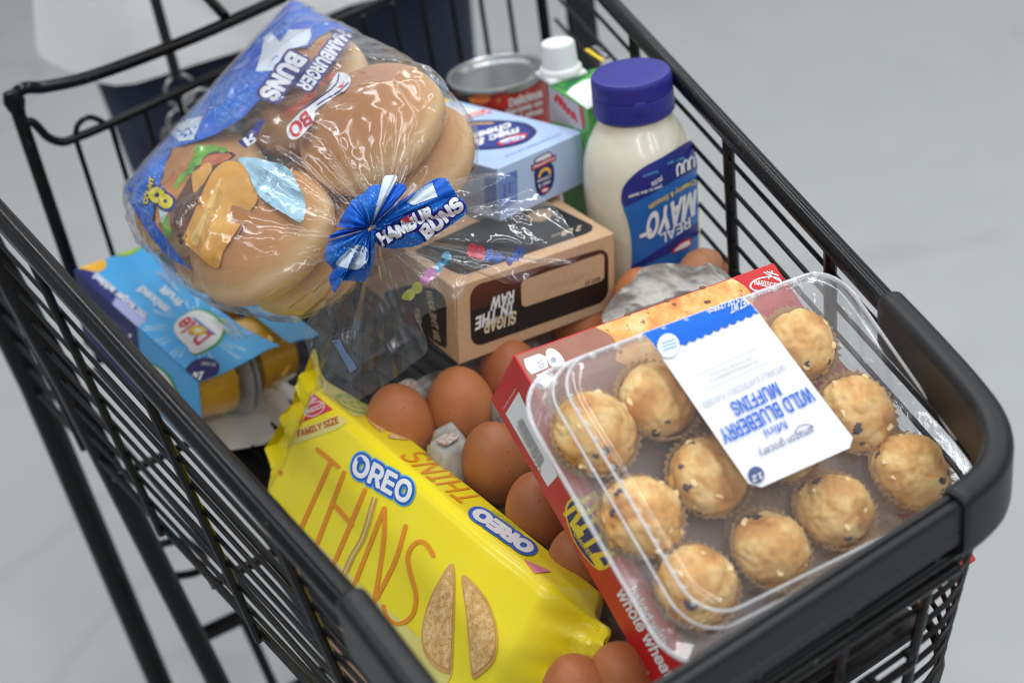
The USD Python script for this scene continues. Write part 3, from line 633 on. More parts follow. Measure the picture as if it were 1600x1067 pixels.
# cups: two pairs, lid against lid
CUP = clear_film('cup_plastic', haze=.015, bump=.03, bscale=40, rough=.06)
FR = M('fruit_flesh', (.92, .46, .012), .25, var=(.95, .60, .04), vscale=60, coat=.2)
JUICE = M('juice', (.90, .48, .03), .3)
LIDM = M('lid_film', (.75, .75, .74), .25, metal=.3)
def make_cup():
    t = thing('fruit_cup', 'clear plastic cup of yellow fruit chunks at the open sleeve end, nearer the rail', 'fruit cup', group='fruit cups in the sleeve', mat4=M4CUP[0])
    R0 = .0338
    part(t, 'cup', lathe([(.001, 0), (.024, 0), (.0265, .002), (R0 - .002, .036), (R0 - .001, .040), (R0 + .003, .0405), (R0 + .003, .0418), (R0 - .001, .0418)], 36, False), CUP, 40)
    part(t, 'juice', lathe([(.001, .001), (.0235, .001), (.0255, .003), (R0 - .0035, .0335), (.001, .034)], 30, False), JUICE, 40)
    part(t, 'lid', lathe([(.001, .0420), (R0 + .003, .0420), (R0 + .003, .0424), (.001, .0424)], 30, False), LIDM, 40)
    g = np.random.default_rng(3)
    for i in range(22):
        a, zz = g.uniform(0, 2 * np.pi), g.uniform(.006, .034); r = .0215 + .05 * zz
        pts = g.uniform(-1, 1, (14, 3)) * [.0075, .006, .0055]; R = euler(math.degrees(a), g.uniform(-40, 40), g.uniform(-40, 40))
        v, fc = hull_pts(pts @ R.T + [r * math.cos(a), r * math.sin(a), zz]); part(t, 'fruit_chunk', (v, fc), FR)
    return t
def cupmat(u, v, sgn):
    o = DO + DX * u + DY * v + DZ * .0355
    ax = DX * sgn; b = DZ; c = np.cross(ax, b)
    return mat4(np.stack([b, np.cross(ax, b), ax], 1), o)
M4CUP = [cupmat(.0045, .040, 1), cupmat(DD[0] - .002, .040, -1), cupmat(.0045, .118, 1), cupmat(DD[0] - .002, .118, -1)]
c0 = make_cup()
for i, lb in ((1, 'clear plastic cup of yellow fruit chunks at the open sleeve end, nearer the eggs'), (2, 'clear plastic fruit cup deep inside the blue sleeve, nearer the rail'), (3, 'clear plastic fruit cup deep inside the blue sleeve, seen through its slot')):
    copy_of(c0, 'fruit_cup', lb, 'fruit cup', 'fruit cups in the sleeve', M4CUP[i])

# ------------------------------------------------------------------ egg tray and eggs
def pulp():
    n = {'t': ('texture_coordinate', {}), 'a': ('noise_texture', dict(scale=260, detail=5, roughness=.7)), 'b': ('noise_texture', dict(scale=60, detail=3)), 'r': ('rgb_ramp', {'ramp': [(.3, (.27, .26, .245)), (.5, (.40, .39, .37)), (.7, (.50, .49, .465))]}), 'p': ('principled_bsdf', dict(roughness=.9, specular_ior_level=.1)), 'bp': ('bump', dict(strength=.55, distance=.0012))}
    return usdkit.material(stage, '/World/Looks/pulp', n, [('t.object', 'a.vector'), ('t.object', 'b.vector'), ('b.fac', 'r.fac'), ('r.color', 'p.base_color'), ('a.fac', 'bp.height'), ('bp.normal', 'p.normal')], surface='p.BSDF')
EZ = -.513
EGGS = [((720, 637), 'brown egg standing free in the middle, its top whole, left of the red carton corner', 0), ((626, 664), 'brown egg half hidden by the upper edge of the yellow packet', 4), ((775, 722), 'brown egg beside the barcode on the red carton, second in its row', -3), ((843, 800), 'brown egg below the barcode, between yellow packet and red carton', 3), ((908, 885), 'brown egg mostly hidden where the yellow packet nears the red carton', 5), ((903, 1088), 'brown egg at the bottom edge under the end of the yellow packet', -6), ((974, 1066), 'shaded brown egg at the bottom edge against the red carton', 6), ((1103, 452), 'brown egg behind the cracker picture, nearest the right cart side', 3), ((1007, 482), 'brown egg behind the cracker picture, second from the right cart side', -4), ((915, 515), 'brown egg peeking from under the lower edge of the tan sugar carton', 2), ((800, 592), 'shaded brown egg behind the far corner of the red carton', -2)]
EPX = {p: (96 if p[1] > 1000 else 110) for p, _, _ in EGGS}
pos = [atz(p[0], p[1], -.490 if 'cracker picture' in lb else EZ) for p, lb, _ in EGGS]
gx = np.arange(.235, .612, .0022); gy = np.arange(.415, .747, .0022); X_, Y_ = np.meshgrid(gx, gy, indexing='ij')
e0 = pos[0][:2]; vx, vy = np.array([.0445, .001]), np.array([-.009, -.0575])
Minv = np.linalg.inv(np.stack([vx, vy], 1)); IJ = np.einsum('ab,xyb->xya', Minv, np.stack([X_ - e0[0], Y_ - e0[1]], -1))
fr_ = np.abs(IJ - np.floor(IJ) - .5) * 2                                   # 0 at a post, 1 at a cup line
dpost = np.maximum(fr_[..., 0], fr_[..., 1])
sm = lambda t: np.clip(t, 0, 1) ** 2 * (3 - 2 * np.clip(t, 0, 1))
zz = FZ + .012 + .046 * sm((.78 - dpost) / .50)
ridge = np.minimum(np.abs(fr_[..., 0]), np.abs(fr_[..., 1])); zz = np.maximum(zz, FZ + .012 + .020 * sm((.30 - ridge) / .3))
nz = meshkit.fbm(np.stack([X_ * 40, Y_ * 40, X_ * 0], -1), 3, 5)
edge = sm((Y_ - .718) / .012); zz = np.maximum(zz * (1 - edge) + edge * (-.515 + .012 * (nz - .5)), zz * (1 - edge) + edge * -.52)
rid = sm((X_ - .485) / .03) * sm((Y_ - .700) / .03); zz = np.maximum(zz, (FZ + .02) * (1 - rid) + rid * (-.487 + .020 * (nz - .5)))
for p_, h_ in (((636, 606), -.497), ((700, 690), -.499), ((772, 766), -.501)):
    c = atz(p_[0], p_[1], h_); dd = np.maximum(np.abs(X_ - c[0]), np.abs(Y_ - c[1])); zz = np.maximum(zz, FZ + .012 + (h_ - FZ - .012) * sm((.021 - dd) / .013))
low = sm((.340 - X_) / .012) * sm((Y_ - .42) / .02) * sm((.64 - Y_) / .03); zz = zz * (1 - low) + (FZ + .014) * low
zz += .0016 * (nz - .5)
ni, nj = X_.shape; idx = np.arange(ni * nj).reshape(ni, nj)
quads = np.stack([idx[:-1, :-1], idx[1:, :-1], idx[1:, 1:], idx[:-1, 1:]], -1).reshape(-1, 4)
keep = (X_ > np.where(Y_ > .56, .300, np.where(Y_ > .465, .295, .24)))[:-1, :-1].ravel() & (X_ < xr(Y_) - .022)[:-1, :-1].ravel()
quads = quads[keep]
tv = np.stack([X_, Y_, zz], -1).reshape(-1, 3); tv2 = tv - [0, 0, .0022]
tf = np.vstack([quads[:, [0, 1, 2]], quads[:, [0, 2, 3]]])
tray = thing('egg_tray', 'grey moulded paper pulp egg tray with square posts under the eggs', 'egg tray', (.42, .58, FZ))
part(tray, 'tray', (np.vstack([tv, tv2]), np.vstack([tf, tf[:, ::-1] + len(tv)])), pulp(), True)
cn = atz(637, 600, -.4955)
SPECK = M('torn_pulp', (.62, .61, .59), .9, var=(.30, .17, .10), vscale=420, vdet=2)
for p_, s_ in (((638, 601), .0075), ((703, 684), .006)):
    c = atz(p_[0], p_[1], -.4955); part(tray, 'torn_post_top', xf(rbox((s_ * 2, s_ * 1.7, .0016), .0007), euler(12, 4, -3), c - [s_, s_ * .85, .0008]), SPECK)
top_e = np.array([0, 13, 0]) + spline(np.array([(940, 478, .899), (962, 446, .899), (985, 428, .899), (1008, 404, .899), (1050, 398, .899), (1085, 404, .899), (1112, 398, .899), (1138, 418, .899), (1150, 446, .899)]), 10, False)
bot_e = spline(np.array([(944, 512, .897), (966, 500, .897), (990, 486, .897), (1020, 476, .897), (1060, 462, .897), (1100, 452, .897), (1130, 452, .897), (1152, 462, .897)]), 10, False)[:len(top_e)]
bot_e = np.stack([np.interp(np.linspace(0, 1, len(top_e)), np.linspace(0, 1, len(bot_e)), bot_e[:, k_]) for k_ in range(3)], 1)
fl_rows = []
for t in np.linspace(0, 1, 22):
    e = top_e * (1 - t) + bot_e * t; Q = np.array([atD(*q) for q in e]); fl_rows.append(Q + fwd * (.006 * math.sin(math.pi * t) - (meshkit.fbm(Q * 75 + np.array([0, t * 2.6, 0]), 4, 4)[:, None] - .5) * .024))
fl_g = np.array(fl_rows + [fl_rows[-1] + np.array([0, .004, -.035])])
part(tray, 'torn_flap', loft(fl_g, False, False), M('pale_pulp', (.52, .51, .48), .9, var=(.40, .39, .36), vscale=60, bump=.5, bscale=220), True, label='pale crumpled flap of the pulp tray in front of the bottle')
def eggshell(k=0):
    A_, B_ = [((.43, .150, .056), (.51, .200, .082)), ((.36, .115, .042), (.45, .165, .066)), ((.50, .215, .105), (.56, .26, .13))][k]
    n = {'t': ('texture_coordinate', {}), 'oi': ('object_info', {}), 'a': ('noise_texture', dict(scale=45, detail=3)), 'v': ('voronoi_texture', dict(scale=330)), 'r': ('rgb_ramp', {'ramp': [(.3, A_), (.7, B_)]}), 'r2': ('rgb_ramp', {'ramp': [(.10, (.42, .30, .24)), (.20, (1, 1, 1))]}), 'w': ('noise_texture', dict(scale=55, detail=1)), 'rw': ('rgb_ramp', {'ramp': [(.46, (0, 0, 0)), (.60, (1, 1, 1))]}), 'm': ('mix', dict(mix_type='multiply')), 'h': ('hsv', dict(hue=.5, saturation=1, fac=1)), 'mr': ('map_range', dict(to_min=.74, to_max=1.12)), 'b': ('bump', dict(strength=.08, distance=.0006)), 'bn': ('noise_texture', dict(scale=900, detail=2)),
         'p': ('principled_bsdf', dict(roughness=.46, specular_ior_level=.35, subsurface_weight=.12, subsurface_radius=(1, .35, .15), subsurface_scale=.003))}
    return usdkit.material(stage, '/World/Looks/eggshell_%d' % k, n, [('t.object', k + '.vector') for k in ('a', 'v', 'w', 'bn')] + [('a.fac', 'r.fac'), ('v.distance', 'r2.fac'), ('w.fac', 'rw.fac'), ('rw.color', 'm.fac'), ('r.color', 'm.color1'), ('r2.color', 'm.color2'), ('m.color', 'h.color'), ('oi.random', 'mr.value'), ('mr.result', 'h.value'), ('h.color', 'p.base_color'), ('bn.fac', 'b.height'), ('b.normal', 'p.normal')], surface='p.BSDF')
SHELLS = [eggshell(k) for k in range(3)]
ts = np.linspace(0, np.pi, 33)
eggprof = [(max(.0003, .0222 * math.sin(t) * (1 - .10 * math.cos(t + .2) * -1 if False else 1 + .10 * math.cos(t))), -.0285 * math.cos(t)) for t in ts]
egg0 = [None] * 3
for ei, ((p, lb, tl), P) in enumerate(zip(EGGS, pos)):
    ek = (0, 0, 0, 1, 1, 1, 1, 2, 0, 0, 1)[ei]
    sz = float(np.clip(EPX[p] * (P @ fwd) / 2222 / .0444, .84, 1.04)); P = P * (1 + (1 - sz) * .10)
    m = mat4(euler(tl * 20, tl, -tl * .8), P, sz)
    if egg0[ek] is None:
        egg0[ek] = thing('egg', lb, 'egg', group='brown eggs in the tray', mat4=m); part(egg0[ek], 'shell', lathe(eggprof, 48, False), SHELLS[ek], True)
    else: copy_of(egg0[ek], 'egg', lb, 'egg', 'brown eggs in the tray', m)

# ------------------------------------------------------------------ mayonnaise bottle
D = .935; MC = atD(985, 112, D); sc_ = D / 2222.2
bot = thing('mayonnaise_bottle', 'squeeze bottle of mayonnaise with a dark blue flip cap and blue label', 'mayonnaise bottle', (MC[0], MC[1], FZ + .002))
CAPB = M('blue_cap', (.022, .026, .235), .38, bump=.04, bscale=900, bdist=.0003, spec=.4)
MAYO = M('mayonnaise', (.76, .73, .57), .22, var=(.79, .76, .61), vscale=30, coat=.5, sub=.25, subr=(1, .9, .6), subs=.006)
cr = .0268
part(bot, 'cap', xf(lathe([(.00002, -.0002), (cr * .5, -.0001), (cr - .003, 0), (cr - .0012, -.0006), (cr - .0002, -.0022), (cr, -.004), (cr + .0002, -.0125), (cr - .0004, -.0128), (cr - .0004, -.0134), (cr + .0003, -.0138), (cr + .0006, -.0265), (cr - .001, -.0285), (cr - .006, -.0285)], 64, False), None, MC), CAPB, 35)
part(bot, 'cap_tab', xf(ellm := lathe([(.0003, .0012), (.0045, .001), (.006, 0)], 20, False), np.array([[1, 0, 0], [0, 0, -1], [0, 1, 0]]) if False else euler(-118, 0, 0) @ np.array([[0, 0, 1], [1, 0, 0], [0, 1, 0]]), MC + np.array([cr * math.cos(math.radians(-118)) * .995, cr * math.sin(math.radians(-118)) * .995, -.017])), CAPB, True)
hb = MC[2] - FZ - .002
prof = [(.0235, -.0270), (.0250, -.031), (.0262, -.034), (.0296, -.041), (.0330, -.049), (.0356, -.059), (.0373, -.072), (.0379, -.085), (.0379, -.120), (.0371, -.145), (.0366, -.16), (.0374, -.18), (.0378, -hb + .008), (.036, -hb + .002), (.030, -hb)]
bprof = spline([(r * (1 + .05 * min(1, max(0, (-z - .034) / .02))), z) for r, z in prof], 5, False)
bm = xf(lathe(bprof, 72), None, MC)
bb = part(bot, 'bottle', bm, MAYO, 50)
zy = Z(960, 200, 4.446)
S = Skin(bm, 7)
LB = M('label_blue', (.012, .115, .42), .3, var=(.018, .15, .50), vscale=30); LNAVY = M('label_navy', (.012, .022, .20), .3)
lab = [(560, 65), (470, 120), (330, 205), (200, 275), (110, 350), (60, 420), (48, 490), (62, 560), (90, 640), (112, 740), (120, 860), (118, 975), (350, 1010), (640, 900), (640, 60)]
labp = poly(S, zy(*lab[:12]) + [(1000, 440), (1096, 420), (1100, 205)]) if False else Polygon(np.vstack([spline(np.array(zy(*lab[:12])), 5, False), np.array([(1010, 445), (1091.5, 410), (1090, 300), (1087.5, 214)])])).buffer(0)
pr(bb, 'label', S, labp, LB, 1)
pr(bb, 'label_top', S, labp.intersection(Polygon(zy((600, 20), (600, 270), (420, 360), (250, 460), (80, 545), (20, 500), (40, 300), (300, 150)))), LNAVY, 2)
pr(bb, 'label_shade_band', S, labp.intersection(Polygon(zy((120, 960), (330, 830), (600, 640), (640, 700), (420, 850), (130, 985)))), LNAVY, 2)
for s_, a, b, c, m, ft in (('MAYO', (572, 430), (232, 612), (560, 590), WHITE, .04), ('REAL', (527, 613), (315, 742), (532, 680), WHITE, 0), ('Creamy & Smooth', (558, 352), (238, 535), (562, 385), YELLOW, 0), ('yes to the taste', (330, 395), (98, 470), (334, 415), WHITE, 0), ('you love', (330, 335), (255, 378), (338, 370), WHITE, 0), ('NET WT', (480, 200), (360, 240), (486, 216), SKY, 0), ('SQUEEZE', (300, 295), (195, 330), (303, 308), SKY, 0)):
    pr(bb, 'lettering', S, text(S, s_, *zy(a, b, c), bold=True, fat=ft).intersection(labp), m, 3)
pr(bb, 'lettering', S, Polygon(zy((180, 765), (175, 742), (235, 715), (250, 690), (262, 712), (240, 740))), WHITE, 3)
pr(bb, 'brand_pill', S, poly(S, zy((395, 860), (450, 800), (510, 768), (532, 785), (520, 815), (450, 850)), True).intersection(labp), RED, 3)
pr(bb, 'brand_pill_white', S, poly(S, zy((412, 852), (455, 808), (505, 782), (520, 795), (510, 812), (450, 842)), True).intersection(labp), WHITE, 4)
for x in (448, 492, 533): pr(bb, 'lettering', S, stroke(S, zy((x - 12, 330 - (x - 448) * .55), (x - 16, 275 - (x - 448) * .55), (x, 250 - (x - 448) * .55), (x + 14, 265 - (x - 448) * .55), (x + 15, 315 - (x - 448) * .55)), 3, True).intersection(labp), WHITE, 3)

# ------------------------------------------------------------------ tins of tomatoes
TC = atD(775, 112, 1.13); tr_ = 78.5 * 1.13 / 2222.2; th_ = (TC[2] - FZ) / 2 - .0005
TIN = M('tin', (.56, .57, .58), .26, metal=1, bump=.05, bscale=60)
TLAB = M('tin_label', (.36, .018, .016), .33, var=(.44, .03, .02), vscale=25)
def make_tin(base, label):
    t = thing('tomato_tin', label, 'tin', base, 'tins of tomatoes')
    R = tr_
    side = [(.001, .003), (R - .004, .003), (R - .003, 0), (R - .0005, .0004), (R, .002), (R - .0015, .004), (R - .002, .006)]
    for i in range(9): side += [(R - .0020, .014 + i * .006), (R - .0028, .017 + i * .006)]
    side += [(R - .002, th_ - .006), (R - .0015, th_ - .004), (R, th_ - .002), (R - .0004, th_ - .0003), (R - .0022, th_), (R - .0034, th_ - .0006), (R - .0038, th_ - .004), (R - .0075, th_ - .0045), (R - .009, th_ - .0036), (R - .0105, th_ - .0045), (R - .02, th_ - .0047), (.001, th_ - .0047)]
    part(t, 'tin', xf(lathe(side, 72, False), None, base), TIN, 30)
    lm = xf(lathe([(R - .0012, .0065), (R - .0012, th_ - .0065)], 72, False), None, base)
    l = part(t, 'paper_label', lm, TLAB, True)
    return t, l, lm
make_tin(np.array([TC[0], TC[1], FZ + .0005]), 'lower tomato tin carrying the other tin near the rear gate')
_, tl_, lm = make_tin(np.array([TC[0], TC[1], FZ + .001 + th_]), 'upper tomato tin with a bare steel lid and red label beside the white spout')
zc = Z(600, 0, 4); S = Skin(lm, 6)
pr(tl_, 'dark_print', S, Polygon(zc((430, 590), (520, 590), (640, 600), (560, 660), (420, 640))), BLACK, 1)
pr(tl_, 'tomato_picture', S, poly(S, zc((535, 600), (590, 582), (650, 592), (660, 625), (610, 650), (550, 645)), True), M('tomato_print', (.75, .12, .03), .3, var=(.85, .35, .06), vscale=70), 2)
pr(tl_, 'tomato_picture', S, poly(S, zc((690, 610), (760, 590), (800, 640), (770, 680), (690, 660)), True), M('tomato_print2', (.55, .03, .02), .3), 2)
pr(tl_, 'leaf_picture', S, Polygon(zc((640, 590), (690, 566), (795, 562), (780, 590), (735, 600), (718, 640), (700, 604))), GREEN, 3)
for s_, a, b, c in (('Delicious', (780, 672), (985, 604), (775, 622)), ('Recipes on', (762, 722), (985, 655), (758, 690)), ('Label', (850, 742), (990, 705), (847, 712))):
    pr(tl_, 'lettering', S, text(S, s_, *zc(a, b, c), bold=True, fat=.01), WHITE, 3)

# ------------------------------------------------------------------ broth carton with a white spout
zc2 = Z(830, 40, 5.928)
P0 = atz(917.5, 171.5, -.372); P1 = atz(855, 129.5, -.372)
yv = norm(P1 - P0); Ln = np.linalg.norm(P1 - P0); xv = np.cross(yv, [0, 0, 1]); RB = np.stack([xv, yv, [0, 0, 1.]], 1)
CART = M('carton_green', (.075, .36, .06), .3, var=(.12, .46, .08), vscale=30)
bh = P0[2] - FZ - .001
broth, body, F = carton('broth_carton', 'green and white drink carton with a white screw spout behind the mayonnaise', 'drink carton', RB, np.array([P0[0], P0[1], FZ + .001]), (.064, Ln, bh), CART, r=.0008)
f = F['top']
pr(body, 'white_print', f, poly(f, zc2((325, 630), (380, 570), (480, 515), (560, 490), (640, 560), (620, 700), (525, 780))), WHITE, 1)
pr(body, 'dark_green_wave', f, poly(f, zc2((185, 545), (300, 560), (420, 480), (560, 400), (560, 440), (430, 520), (320, 615), (260, 590))), M('deep_green', (.02, .20, .06), .3), 1)
pr(body, 'yellow_band', f, poly(f, zc2((490, 225), (530, 215), (680, 320), (650, 335))), YELLOW, 1)
pr(body, 'dark_print', f, poly(f, zc2((540, 210), (600, 180), (740, 290), (700, 320))), BLACK, 1)
pr(body, 'lettering', f, text(f, 'BROTH', *zc2((690, 300), (570, 205), (715, 285)), bold=True), WHITE, 2)
f = F['left']
pr(body, 'pale_panel', f, poly(f, zc2((165, 560), (440, 740), (480, 970), (180, 880))), M('panel_grey', (.50, .49, .50), .35), 1)
pr(body, 'red_edge', f, poly(f, zc2((440, 740), (478, 765), (500, 905), (480, 975))), RED, 1.6)
pr(body, 'lettering', f, stroke(f, zc2((225, 690), (250, 660), (265, 720), (285, 690), (300, 760), (320, 740), (335, 800), (360, 790), (385, 850), (400, 820), (420, 880)), 3.2, True), RED, 2)
sp = atz(877.5, 119, P0[2]); sx = xv * .017; 
part(broth, 'spout_base', xf(rbox((.030, .026, .004), .0015), RB, sp - RB @ np.array([.015, .013, 0])), M('white_plastic', (.74, .75, .76), .35), 40)
part(broth, 'spout_cap', xf(lathe([(.0155, .004), (.0150, .007), (.0128, .009), (.0128, .011), (.0123, .024), (.0112, .0255), (.001, .0258)], 36), None, sp), M('white_plastic'), 35)

# ------------------------------------------------------------------ yellow packet of thin sandwich cookies
RZ = -.4855; A1, A2 = atz(491, 610, RZ), atz(846, 908, RZ); av = norm(A2 - A1); Lp = np.linalg.norm(A2 - A1)
lv = norm(np.array([av[1], -av[0], 0])); 
if lv[0] > 0: lv = -lv
al = math.radians(38); dv = math.sin(al) * lv + math.cos(al) * np.array([0, 0, -1.]); wv = -math.cos(al) * lv + math.sin(al) * np.array([0, 0, -1.])
HH, TT = .100, .047
ss = np.concatenate([np.linspace(-.034, -.020, 5), np.linspace(-.017, .03, 22), np.linspace(.034, Lp - .034, 30), np.linspace(Lp - .03, Lp + .020, 24), np.linspace(Lp + .024, Lp + .038, 6)])
ring = rrect(HH, TT, .008, 6)
dense = []
for i in range(len(ring)):
    a, b = ring[i], ring[(i + 1) % len(ring)]; n_ = max(1, int(np.linalg.norm(b - a) / .0035))
    for q in range(n_): dense.append(a + (b - a) * q / n_)
ring = np.array(dense); secs = []
for s_ in ss:
    e = min(s_ + .020, Lp + .024 - s_); t = sm(np.array(max(e, 0) / .024)); tau = .035 + .965 * t
    nearend = s_ > Lp / 2; hs = (1 - .16 * (1 - t)) if nearend else (1 - .22 * (1 - t))
    row = []
    for q in ring:
        x, w = q[0] * hs, q[1] * tau
        belly = .0034 * math.cos(math.pi * q[0] / HH) * np.sign(q[1]) * t
        wr = 0
        if nearend or t < 1:
            k_ = (1 - t) if t < 1 else 0
            wr = k_ * .0045 * math.sin(q[0] * 190 + (3 if nearend else 0) + s_ * 120) + k_ * .0022 * math.sin(q[0] * 430 + s_ * 260)
        n1 = (meshkit.noise(np.array([q[0] * 45 + 3, s_ * 30, q[1] * 45]), 3) - .5) * .0026 * (.4 + 1.5 * math.exp(-((Lp - s_) / .06) ** 2) + 1.2 * math.exp(-(s_ / .03) ** 2))
        row.append(A1 - dv * (max(0, -s_) * .85 if not nearend else 0) + av * (s_ + (.0022 * math.sin(q[0] * 260) if nearend and t < .1 else 0)) + dv * (HH / 2 + x) + wv * ((TT / 2 if nearend else TT * (.5 - .24 * (1 - t))) + w + (belly if abs(q[1]) > TT * .3 else 0) + wr + n1))
    secs.append(row)
om = loft(secs)
FOIL = M('yellow_wrap', (.90, .73, .014), .30, var=(.91, .77, .025), vscale=18, bump=.10, bscale=90, bdist=.001, coat=.15)
oreo = thing('cookie_packet', 'bright yellow plastic packet of thin sandwich cookies leaning on the left cart side', 'cookie packet', A1 + av * Lp / 2 + dv * HH)
ob = part(oreo, 'wrapper', om, FOIL, 50)
S = Skin(om, 10); zo = Z(360, 680, 2.756); zo2 = Z(440, 550, 7.115); zo3 = Z(380, 540, 2.024)
PALEY = M('pale_yellow_print', (.74, .66, .20), .32); THINO = M('thin_orange', (.78, .28, .02), .32)
CK = cracker('cookie_print', (.50, .26, .07), (.74, .46, .17), (.84, .64, .34), 260); CKE = M('cookie_edge', (.62, .30, .09), .4, var=(.72, .42, .15), vscale=90)
pr(ob, 'pale_band', S, Polygon(zo((112, 232), (330, 420), (560, 640), (850, 900), (960, 1010), (900, 1160), (500, 870), (90, 480))), PALEY, 1)
pr(ob, 'pale_panel', S, Polygon(zo2((375, 428), (440, 440), (800, 715), (960, 705), (1200, 790), (1423, 905), (1423, 790), (1100, 575), (720, 330), (560, 225), (470, 180), (400, 262))), PALEY, 1)
pr(ob, 'pale_flash', S, Polygon(zo2((75, 1050), (160, 865), (640, 700), (745, 772), (610, 862))), PALEY, 1)
pr(ob, 'brand_triangle', S, Polygon(zo2((345, 450), (188, 798), (572, 640))), ink('triangle_red', (.66, .05, .07)), 1)
pr(ob, 'brand_ring', S, ellipse(S, *zo2((368, 635), (482, 592), (385, 708))).difference(ellipse(S, *zo2((368, 635), (472, 596), (383, 699)))), WHITE, 2)
pr(ob, 'lettering', S, text(S, 'NABISCO', *zo2((278, 692), (462, 618), (268, 645)), bold=True), WHITE, 2)
for a, b in (((345, 478), (350, 560)), ((325, 540), (380, 508)), ((310, 568), (395, 522))): pr(ob, 'brand_mark', S, stroke(S, zo2(a, b), 1.2), WHITE, 2)
pr(ob, 'lettering', S, text(S, 'FAMILY SIZE', *zo2((182, 952), (637, 785), (168, 885)), bold=True), ink('deep_red', (.50, .03, .03)), 2)
for st in (((375, 60), (465, 135)), ((435, 110), (300, 410)), ((490, 160), (370, 475)), ((580, 235), (445, 555)), ((450, 300), (525, 385)), ((662, 315), (535, 640)), ((665, 315), (662, 440), (640, 600), (620, 715)), ((755, 390), (710, 540), (622, 715))):
    pr(ob, 'lettering', S, stroke(S, zo(*st), 6.4, len(st) > 2), THINO, 1.6)
pr(ob, 'lettering', S, stroke(S, zo((875, 515), (838, 462), (795, 465), (765, 520), (778, 600), (800, 690), (785, 770), (732, 810), (682, 790), (660, 735)), 6.4, True), THINO, 1.6)
for o_, m in ((-3.2, CKE), (0, PALEY), (3.2, CKE)): pr(ob, 'cookie_stack_picture', S, stroke(S, [(x + o_, y + o_ * .3) for x, y in zo((622, 268), (575, 430), (525, 520), (490, 600))], 2.6, True), m, 1.6)
for ft, m, l_ in ((.22, SKY, 1.4), (.15, BLUE, 2.2), (.03, WHITE, 3)):
    pr(ob, 'lettering' if m is WHITE else 'lettering_edge', S, text(S, 'OREO', *zo((515, 154), (765, 296), (543, 74)), bold=True, fat=ft), m, l_)
pr(ob, 'logo_centre', S, ellipse(S, *zo((562, 106), (574, 114), (556, 118))), BLUE, 3.6)
for k_, pts in enumerate((((655, 690), (670, 720), (668, 860), (660, 1020), (640, 1035), (600, 1010), (570, 960), (565, 900), (580, 830), (610, 760)), ((692, 728), (730, 750), (775, 810), (800, 880), (805, 950), (790, 1000), (750, 1040), (725, 1045), (715, 950), (705, 840)))):
    c_ = np.mean(pts, 0)
    pr(ob, 'cookie_picture_edge', S, poly(S, zo3(*pts), True), CKE, 1.6); pr(ob, 'cookie_picture', S, poly(S, zo3(*[tuple(c_ + (np.array(p) - c_) * .88) for p in pts]), True), CK, 2.4)
pr(ob, 'print_mark', S, Polygon(zo3((108, 394), (126, 396), (120, 416))), THINO, 1.4)
fl_ = [(c[0] + 23 * math.cos(a), c[1] + 21 * math.sin(a)) for c in ((190, 322),) for a in np.linspace(0, 6.28, 6)[:-1]]
for p in fl_: pr(ob, 'badge', S, ellipse(S, *zo(p, (p[0] + 16, p[1]), (p[0], p[1] + 16))), LIME, 1.6)
pr(ob, 'badge_centre', S, ellipse(S, *zo((192, 325), (204, 325), (192, 337))), BLACK, 2.4)
pr(ob, 'lettering', S, text(S, 'WHEN OPENED', *zo((168, 506), (262, 592), (180, 490)), bold=True), BLACK, 2)
pr(ob, 'ring_print', S, ellipse(S, *zo2((790, 578), (985, 655), (800, 500))).difference(ellipse(S, *zo2((790, 578), (968, 648), (798, 512)))), LIME, 2)
for p in ((640, 490), (735, 505), (860, 570), (905, 630), (700, 560), (770, 560), (800, 610)): pr(ob, 'lettering', S, ellipse(S, *zo2(p, (p[0] + 28, p[1] + 12), (p[0], p[1] + 9))), LIME, 2)
for pts in (((950, 715), (1010, 708), (1110, 730), (1190, 775), (1165, 830), (1115, 890), (1050, 850), (975, 780)), ((1300, 832), (1380, 850), (1500, 930), (1470, 970), (1330, 975), (1180, 945))):
    pr(ob, 'cookie_picture', S, poly(S, zo2(*pts), True), CK, 2)
pr(ob, 'lettering', S, text(S, 'THINS', *zo3((775, 488), (572, 334), (690, 500))), THINO, 1.6)
for ft, m, l_ in ((.34, BLUE, 1.6), (.1, WHITE, 2.4)): pr(ob, 'lettering' if m is WHITE else 'lettering_edge', S, text(S, 'OREO', *zo3((925, 640), (748, 516), (898, 660)), bold=True, fat=ft), m, l_)
pr(ob, 'lettering', S, text(S, 'LEMON', *zo3((878, 582), (795, 520), (862, 592))), LIME, 1.6)
pr(ob, 'brand_triangle', S, Polygon(zo3((888, 676), (976, 714), (922, 720))), PINK, 1.6)

# ------------------------------------------------------------------ muffins in a clear container
QO = RIO - RIR[:, 1] * .016 + RIR[:, 2] * RID[2]; QX, QY, QN = RIR.T
def q3(u, v, h): return QO + QX * u + QY * v + QN * h
def onq(px, h):
    P0_ = QO + QN * h; d = ray(*px); P = d * ((P0_ @ QN) / (d @ QN)) - P0_; return np.array([P @ QX, P @ QY])
def ringq(u0, u1, v0, v1, h, r): return [q3((u0 + u1) / 2 + p[0], (v0 + v1) / 2 + p[1], h) for p in rrect(u1 - u0, v1 - v0, r, 7)]
CLEAR = clear_film('clear_tub', haze=.018, bump=.10, bscale=26, bdist=.0015, rough=.03, tint=(.975, .98, .985))
RIMC = clear_film('tub_rim', haze=.38, bump=.25, bscale=120, bdist=.001, rough=.08)
tub = thing('muffin_container', 'clear plastic hinged container of mini muffins on the red cracker carton', 'muffin container', q3(.085, .1, 0))
